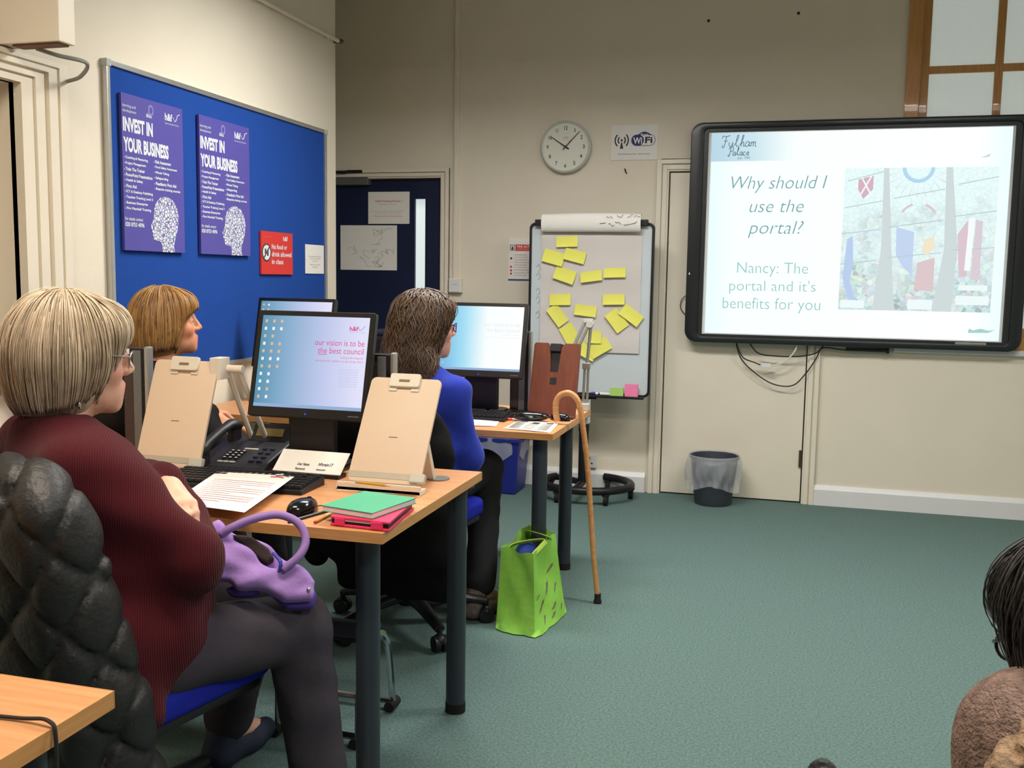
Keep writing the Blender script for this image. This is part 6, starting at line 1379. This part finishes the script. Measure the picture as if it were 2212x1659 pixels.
make_hair('hair', p2, vol, W2, Rh, hair_mat('golden_hair', (112, 72, 34), (206, 158, 92)), 1800, 16, 0.012, -0.122, lift=0.006, rad=(0.0022, 0.0008), seed=5)
MB().ball(tuple(W2(0.006, -0.086, -0.040) - np.array(p2.location)), 0.006).build('earring', mat('pearl', (226, 216, 190), 0.25), p2, smooth='all')

# ================================================================== WOMAN IN BLUE at the far desk
p3 = thing('person', 'seated woman with long brown hair, blue jumper and purple-rimmed glasses', 'person', (-1.33, 3.35, 0))
F3, L3 = azf(76); Fh, Lh = azf(43); Rh = frame(Fh + V3(0, 0, -0.06)); Oh = V3(-1.268, 3.385, 1.140)
J = dict(neck=V3(-1.290, 3.345, 0.985), chest=V3(-1.30, 3.325, 0.84), pelvis=V3(-1.33, 3.36, 0.53), shR=V3(-1.135, 3.285, 0.898), shL=V3(-1.46, 3.39, 0.905), elR=V3(-1.092, 3.38, 0.655), elL=V3(-1.53, 3.50, 0.66), wrR=V3(-1.16, 3.56, 0.655), wrL=V3(-1.42, 3.64, 0.70),
 hipR=V3(-1.235, 3.36, 0.525), hipL=V3(-1.41, 3.40, 0.525), knR=V3(-1.15, 3.77, 0.55), knL=V3(-1.36, 3.81, 0.55), anR=V3(-1.10, 3.56, 0.11), anL=V3(-1.30, 3.66, 0.11), toR=V3(-1.04, 3.68, 0.03), toL=V3(-1.22, 3.78, 0.03),
 handR=(nrm(V3(-0.5, 0.8, -0.1)), V3(0.1, 0.2, 0.9), 1, 0.4), handL=(nrm(V3(0.5, 0.8, -0.1)), V3(0.1, 0.2, 0.9), -1, 0.4))
W3 = seated(p3, J, skin_mat('rosy_skin', (216, 160, 140)), mat('royal_blue_knit', (40, 58, 168), 0.9, spec=0.15, vary=(120, 0.12), bump=(300, 0.2), sheen=0.1), mat('black_trousers', (26, 26, 30)), mat('mottled_shoe', (104, 92, 88), 0.8, vary=(60, 0.7)), (Oh, Rh, 1.0), dict(F=F3, L=L3, depth=0.125, width=0.185, arm=0.055, wr=0.005, wf=30, name='jumper', leg=0.085), hv=0.010)
spectacles(W3, p3, (92, 44, 104), drop=0.004)
vol = hair_volume(W3, Rh, [((-0.018, 0, 0.026), (0.108, 0.096, 0.106), 0), ((-0.045, 0, -0.050), (0.085, 0.098, 0.11), 0.05), ((-0.075, 0.010, -0.130), (0.062, 0.108, 0.085), 0.05), ((-0.105, 0.050, -0.205), (0.036, 0.046, 0.060), 0.04), ((-0.080, 0.100, -0.185), (0.034, 0.040, 0.060), 0.04), ((-0.105, -0.030, -0.17), (0.034, 0.04, 0.06), 0.04), ((-0.030, -0.098, -0.165), (0.034, 0.034, 0.07), 0.04), ((0.050, 0, 0.062), (0.045, 0.070, 0.040), 0.03)],
 [((0.108, 0, -0.060), (0.084, 0.12, 0.115), 0.012)], 1.0)
make_hair('hair', p3, vol, W3, Rh, hair_mat('brown_hair', (44, 28, 20), (122, 92, 66)), 2600, 26, 0.012, -0.255, wave=0.55, lift=0.016, rad=(0.0026, 0.0008), seed=8, under=0.8)
# black jacket over her chair
t = thing('black_jacket', 'black jacket draped over the far office chair', 'jacket', (-1.36, 3.14, 0))
Fc, Lc = azf(84); Mj = frame(Fc + V3(0, 0, 0.17)); cj = V3(-1.36, 3.125, 0.60)
S = Shape(); S.add(rbox(pj(0, -0.02, 0.0), (0.06, 0.245, 0.285), 0.05, Mj), 0); S.add(rbox(pj(0.02, -0.04, -0.28), (0.05, 0.23, 0.16), 0.045, Mj), 0.05); S.add(cap(pj(0.02, -0.24, 0.16), pj(0.02, -0.27, -0.35), 0.055, 0.05), 0.04); S.add(cap(pj(0.02, 0.2, 0.2), pj(0.0, 0.26, -0.30), 0.055, 0.05), 0.04)
S.sub(rbox(pj(0.30, 0, -0.1), (0.24, 0.16, 0.5), 0.03, Mj), 0.02); S.post = wrinkle(0.008, 22)
sculpt('cloth', surfnet(S, 0.012, smooth=2), mat('black_wool', (20, 20, 22), 0.9, spec=0.15, vary=(60, 0.2), bump=(200, 0.2)), t)
MB().tube([tuple(pj(-0.055, -0.04, 0.285) - np.array(t.location)), tuple(pj(-0.06, 0.04, 0.285) - np.array(t.location))], 0.004, 6).build('hanging_loop', M_black, t)

# ================================================================== PERSON at the right edge, nearest the viewer
p4 = thing('person', 'person with dark hair in brown tweed coat at the right edge', 'person', (0.40, 0.98, 0))
F4, L4 = azf(75); Fh, Lh = azf(118); Rh = frame(Fh + V3(0, 0, -0.35)); Oh = V3(0.336, 1.135, 0.945)
J = dict(neck=V3(0.375, 1.06, 0.885), chest=V3(0.40, 1.01, 0.77), pelvis=V3(0.42, 0.93, 0.50), shR=V3(0.55, 1.0, 0.84), shL=V3(0.268, 1.075, 0.850), elR=V3(0.60, 1.08, 0.60), elL=V3(0.205, 1.10, 0.60), wrR=V3(0.52, 1.26, 0.60), wrL=V3(0.28, 1.24, 0.56),
 hipR=V3(0.50, 0.95, 0.50), hipL=V3(0.33, 0.98, 0.50), knR=V3(0.58, 1.35, 0.53), knL=V3(0.37, 1.40, 0.53), anR=V3(0.56, 1.50, 0.10), anL=V3(0.34, 1.56, 0.10), toR=V3(0.56, 1.65, 0.03), toL=V3(0.32, 1.70, 0.03),
 handR=(nrm(V3(-0.5, 0.8, 0)), V3(0.1, 0.2, 0.9), 1, 0.5), handL=(nrm(V3(0.5, 0.8, 0)), V3(0.1, 0.2, 0.9), -1, 0.5))
M_tweed = mat('brown_tweed', (138, 116, 106), 0.97, spec=0.05, vary=(70, 0.75), bump=(260, 0.8), detail=6)
W4 = seated(p4, J, skin_mat('fair_skin2', (214, 168, 146)), M_tweed, mat('black_trousers', (26, 26, 30)), M_black, (Oh, Rh, 0.98), dict(F=F4, L=L4, depth=0.125, width=0.185, arm=0.062, wr=0.003, name='coat', leg=0.085), hv=0.009)
vol = hair_volume(W4, Rh, [((-0.018, 0, 0.028), (0.106, 0.094, 0.104), 0), ((-0.045, 0, -0.040), (0.075, 0.090, 0.085), 0.05), ((0.050, 0, 0.060), (0.045, 0.070, 0.040), 0.03)], [((0.110, 0, -0.070), (0.085, 0.11, 0.112), 0.012)], 1.0)
make_hair('hair', p4, vol, W4, Rh, hair_mat('near_black_hair', (10, 8, 8), (30, 22, 20)), 2200, 18, 0.012, -0.13, wave=0.25, lift=0.012, rad=(0.0014, 0.0005), seed=11, under=0.8)
spectacles(W4, p4, (18, 18, 20), drop=0.004)
S = Shape()
for k in range(7):
    a = 0.4 + k * 0.5; S.add(cap(J['neck'] + 0.085 * (math.cos(a) * F4 + math.sin(a) * L4) - V3(0, 0, 0.055), J['neck'] + 0.11 * (math.cos(a + .3) * F4 + math.sin(a + .3) * L4) - V3(0, 0, 0.12), 0.032, 0.022), 0.02)
for a_, b_ in ((V3(0.19, 0.955, 0.865), V3(0.255, 0.99, 0.90)), (V3(0.20, 0.96, 0.885), V3(0.27, 1.0, 0.92)), (V3(0.185, 0.95, 0.84), V3(0.24, 0.965, 0.85))): S.add(cap(a_ + V3(0.035, 0.035, -0.02), b_ + V3(0.02, 0.02, -0.02), 0.022, 0.026), 0.02)
S.post = wrinkle(0.006, 120); sculpt('fur_collar', surfnet(S, 0.006), mat('sandy_fur', (150, 124, 98), 0.97, vary=(60, 0.7), bump=(160, 0.8)), p4)
office_chair(0.44, 0.86, 75, 'blue office chair under the person in brown tweed', spin=0.1, back_h=0.80)
t = thing('black_shoe', 'black shoe toe showing at the bottom edge of the carpet', 'shoe', (0.145, 2.585, 0))
S = Shape(); S.add(cap(V3(0.145, 2.465, 0.04), V3(0.145, 2.585, 0.036), 0.040, 0.036), 0); S.add(cap(V3(0.145, 2.585, 0.032), V3(0.147, 2.63, 0.03), 0.040, 0.030), 0.02); S.add(cap(V3(0.145, 2.445, 0.04), V3(0.145, 2.435, 0.08), 0.04, 0.042), 0.02)
sculpt('upper', surfnet(S, 0.006), mat('gloss_black', (16, 15, 16)), t); MB().prism([(-0.04, -0.19), (0.04, -0.19), (0.045, -0.02), (0.03, 0.068), (0.0, 0.078), (-0.03, 0.068), (-0.045, -0.02)], 0.0, 0.012, 'xy').build('sole', M_rubber, t)

finish_texts()
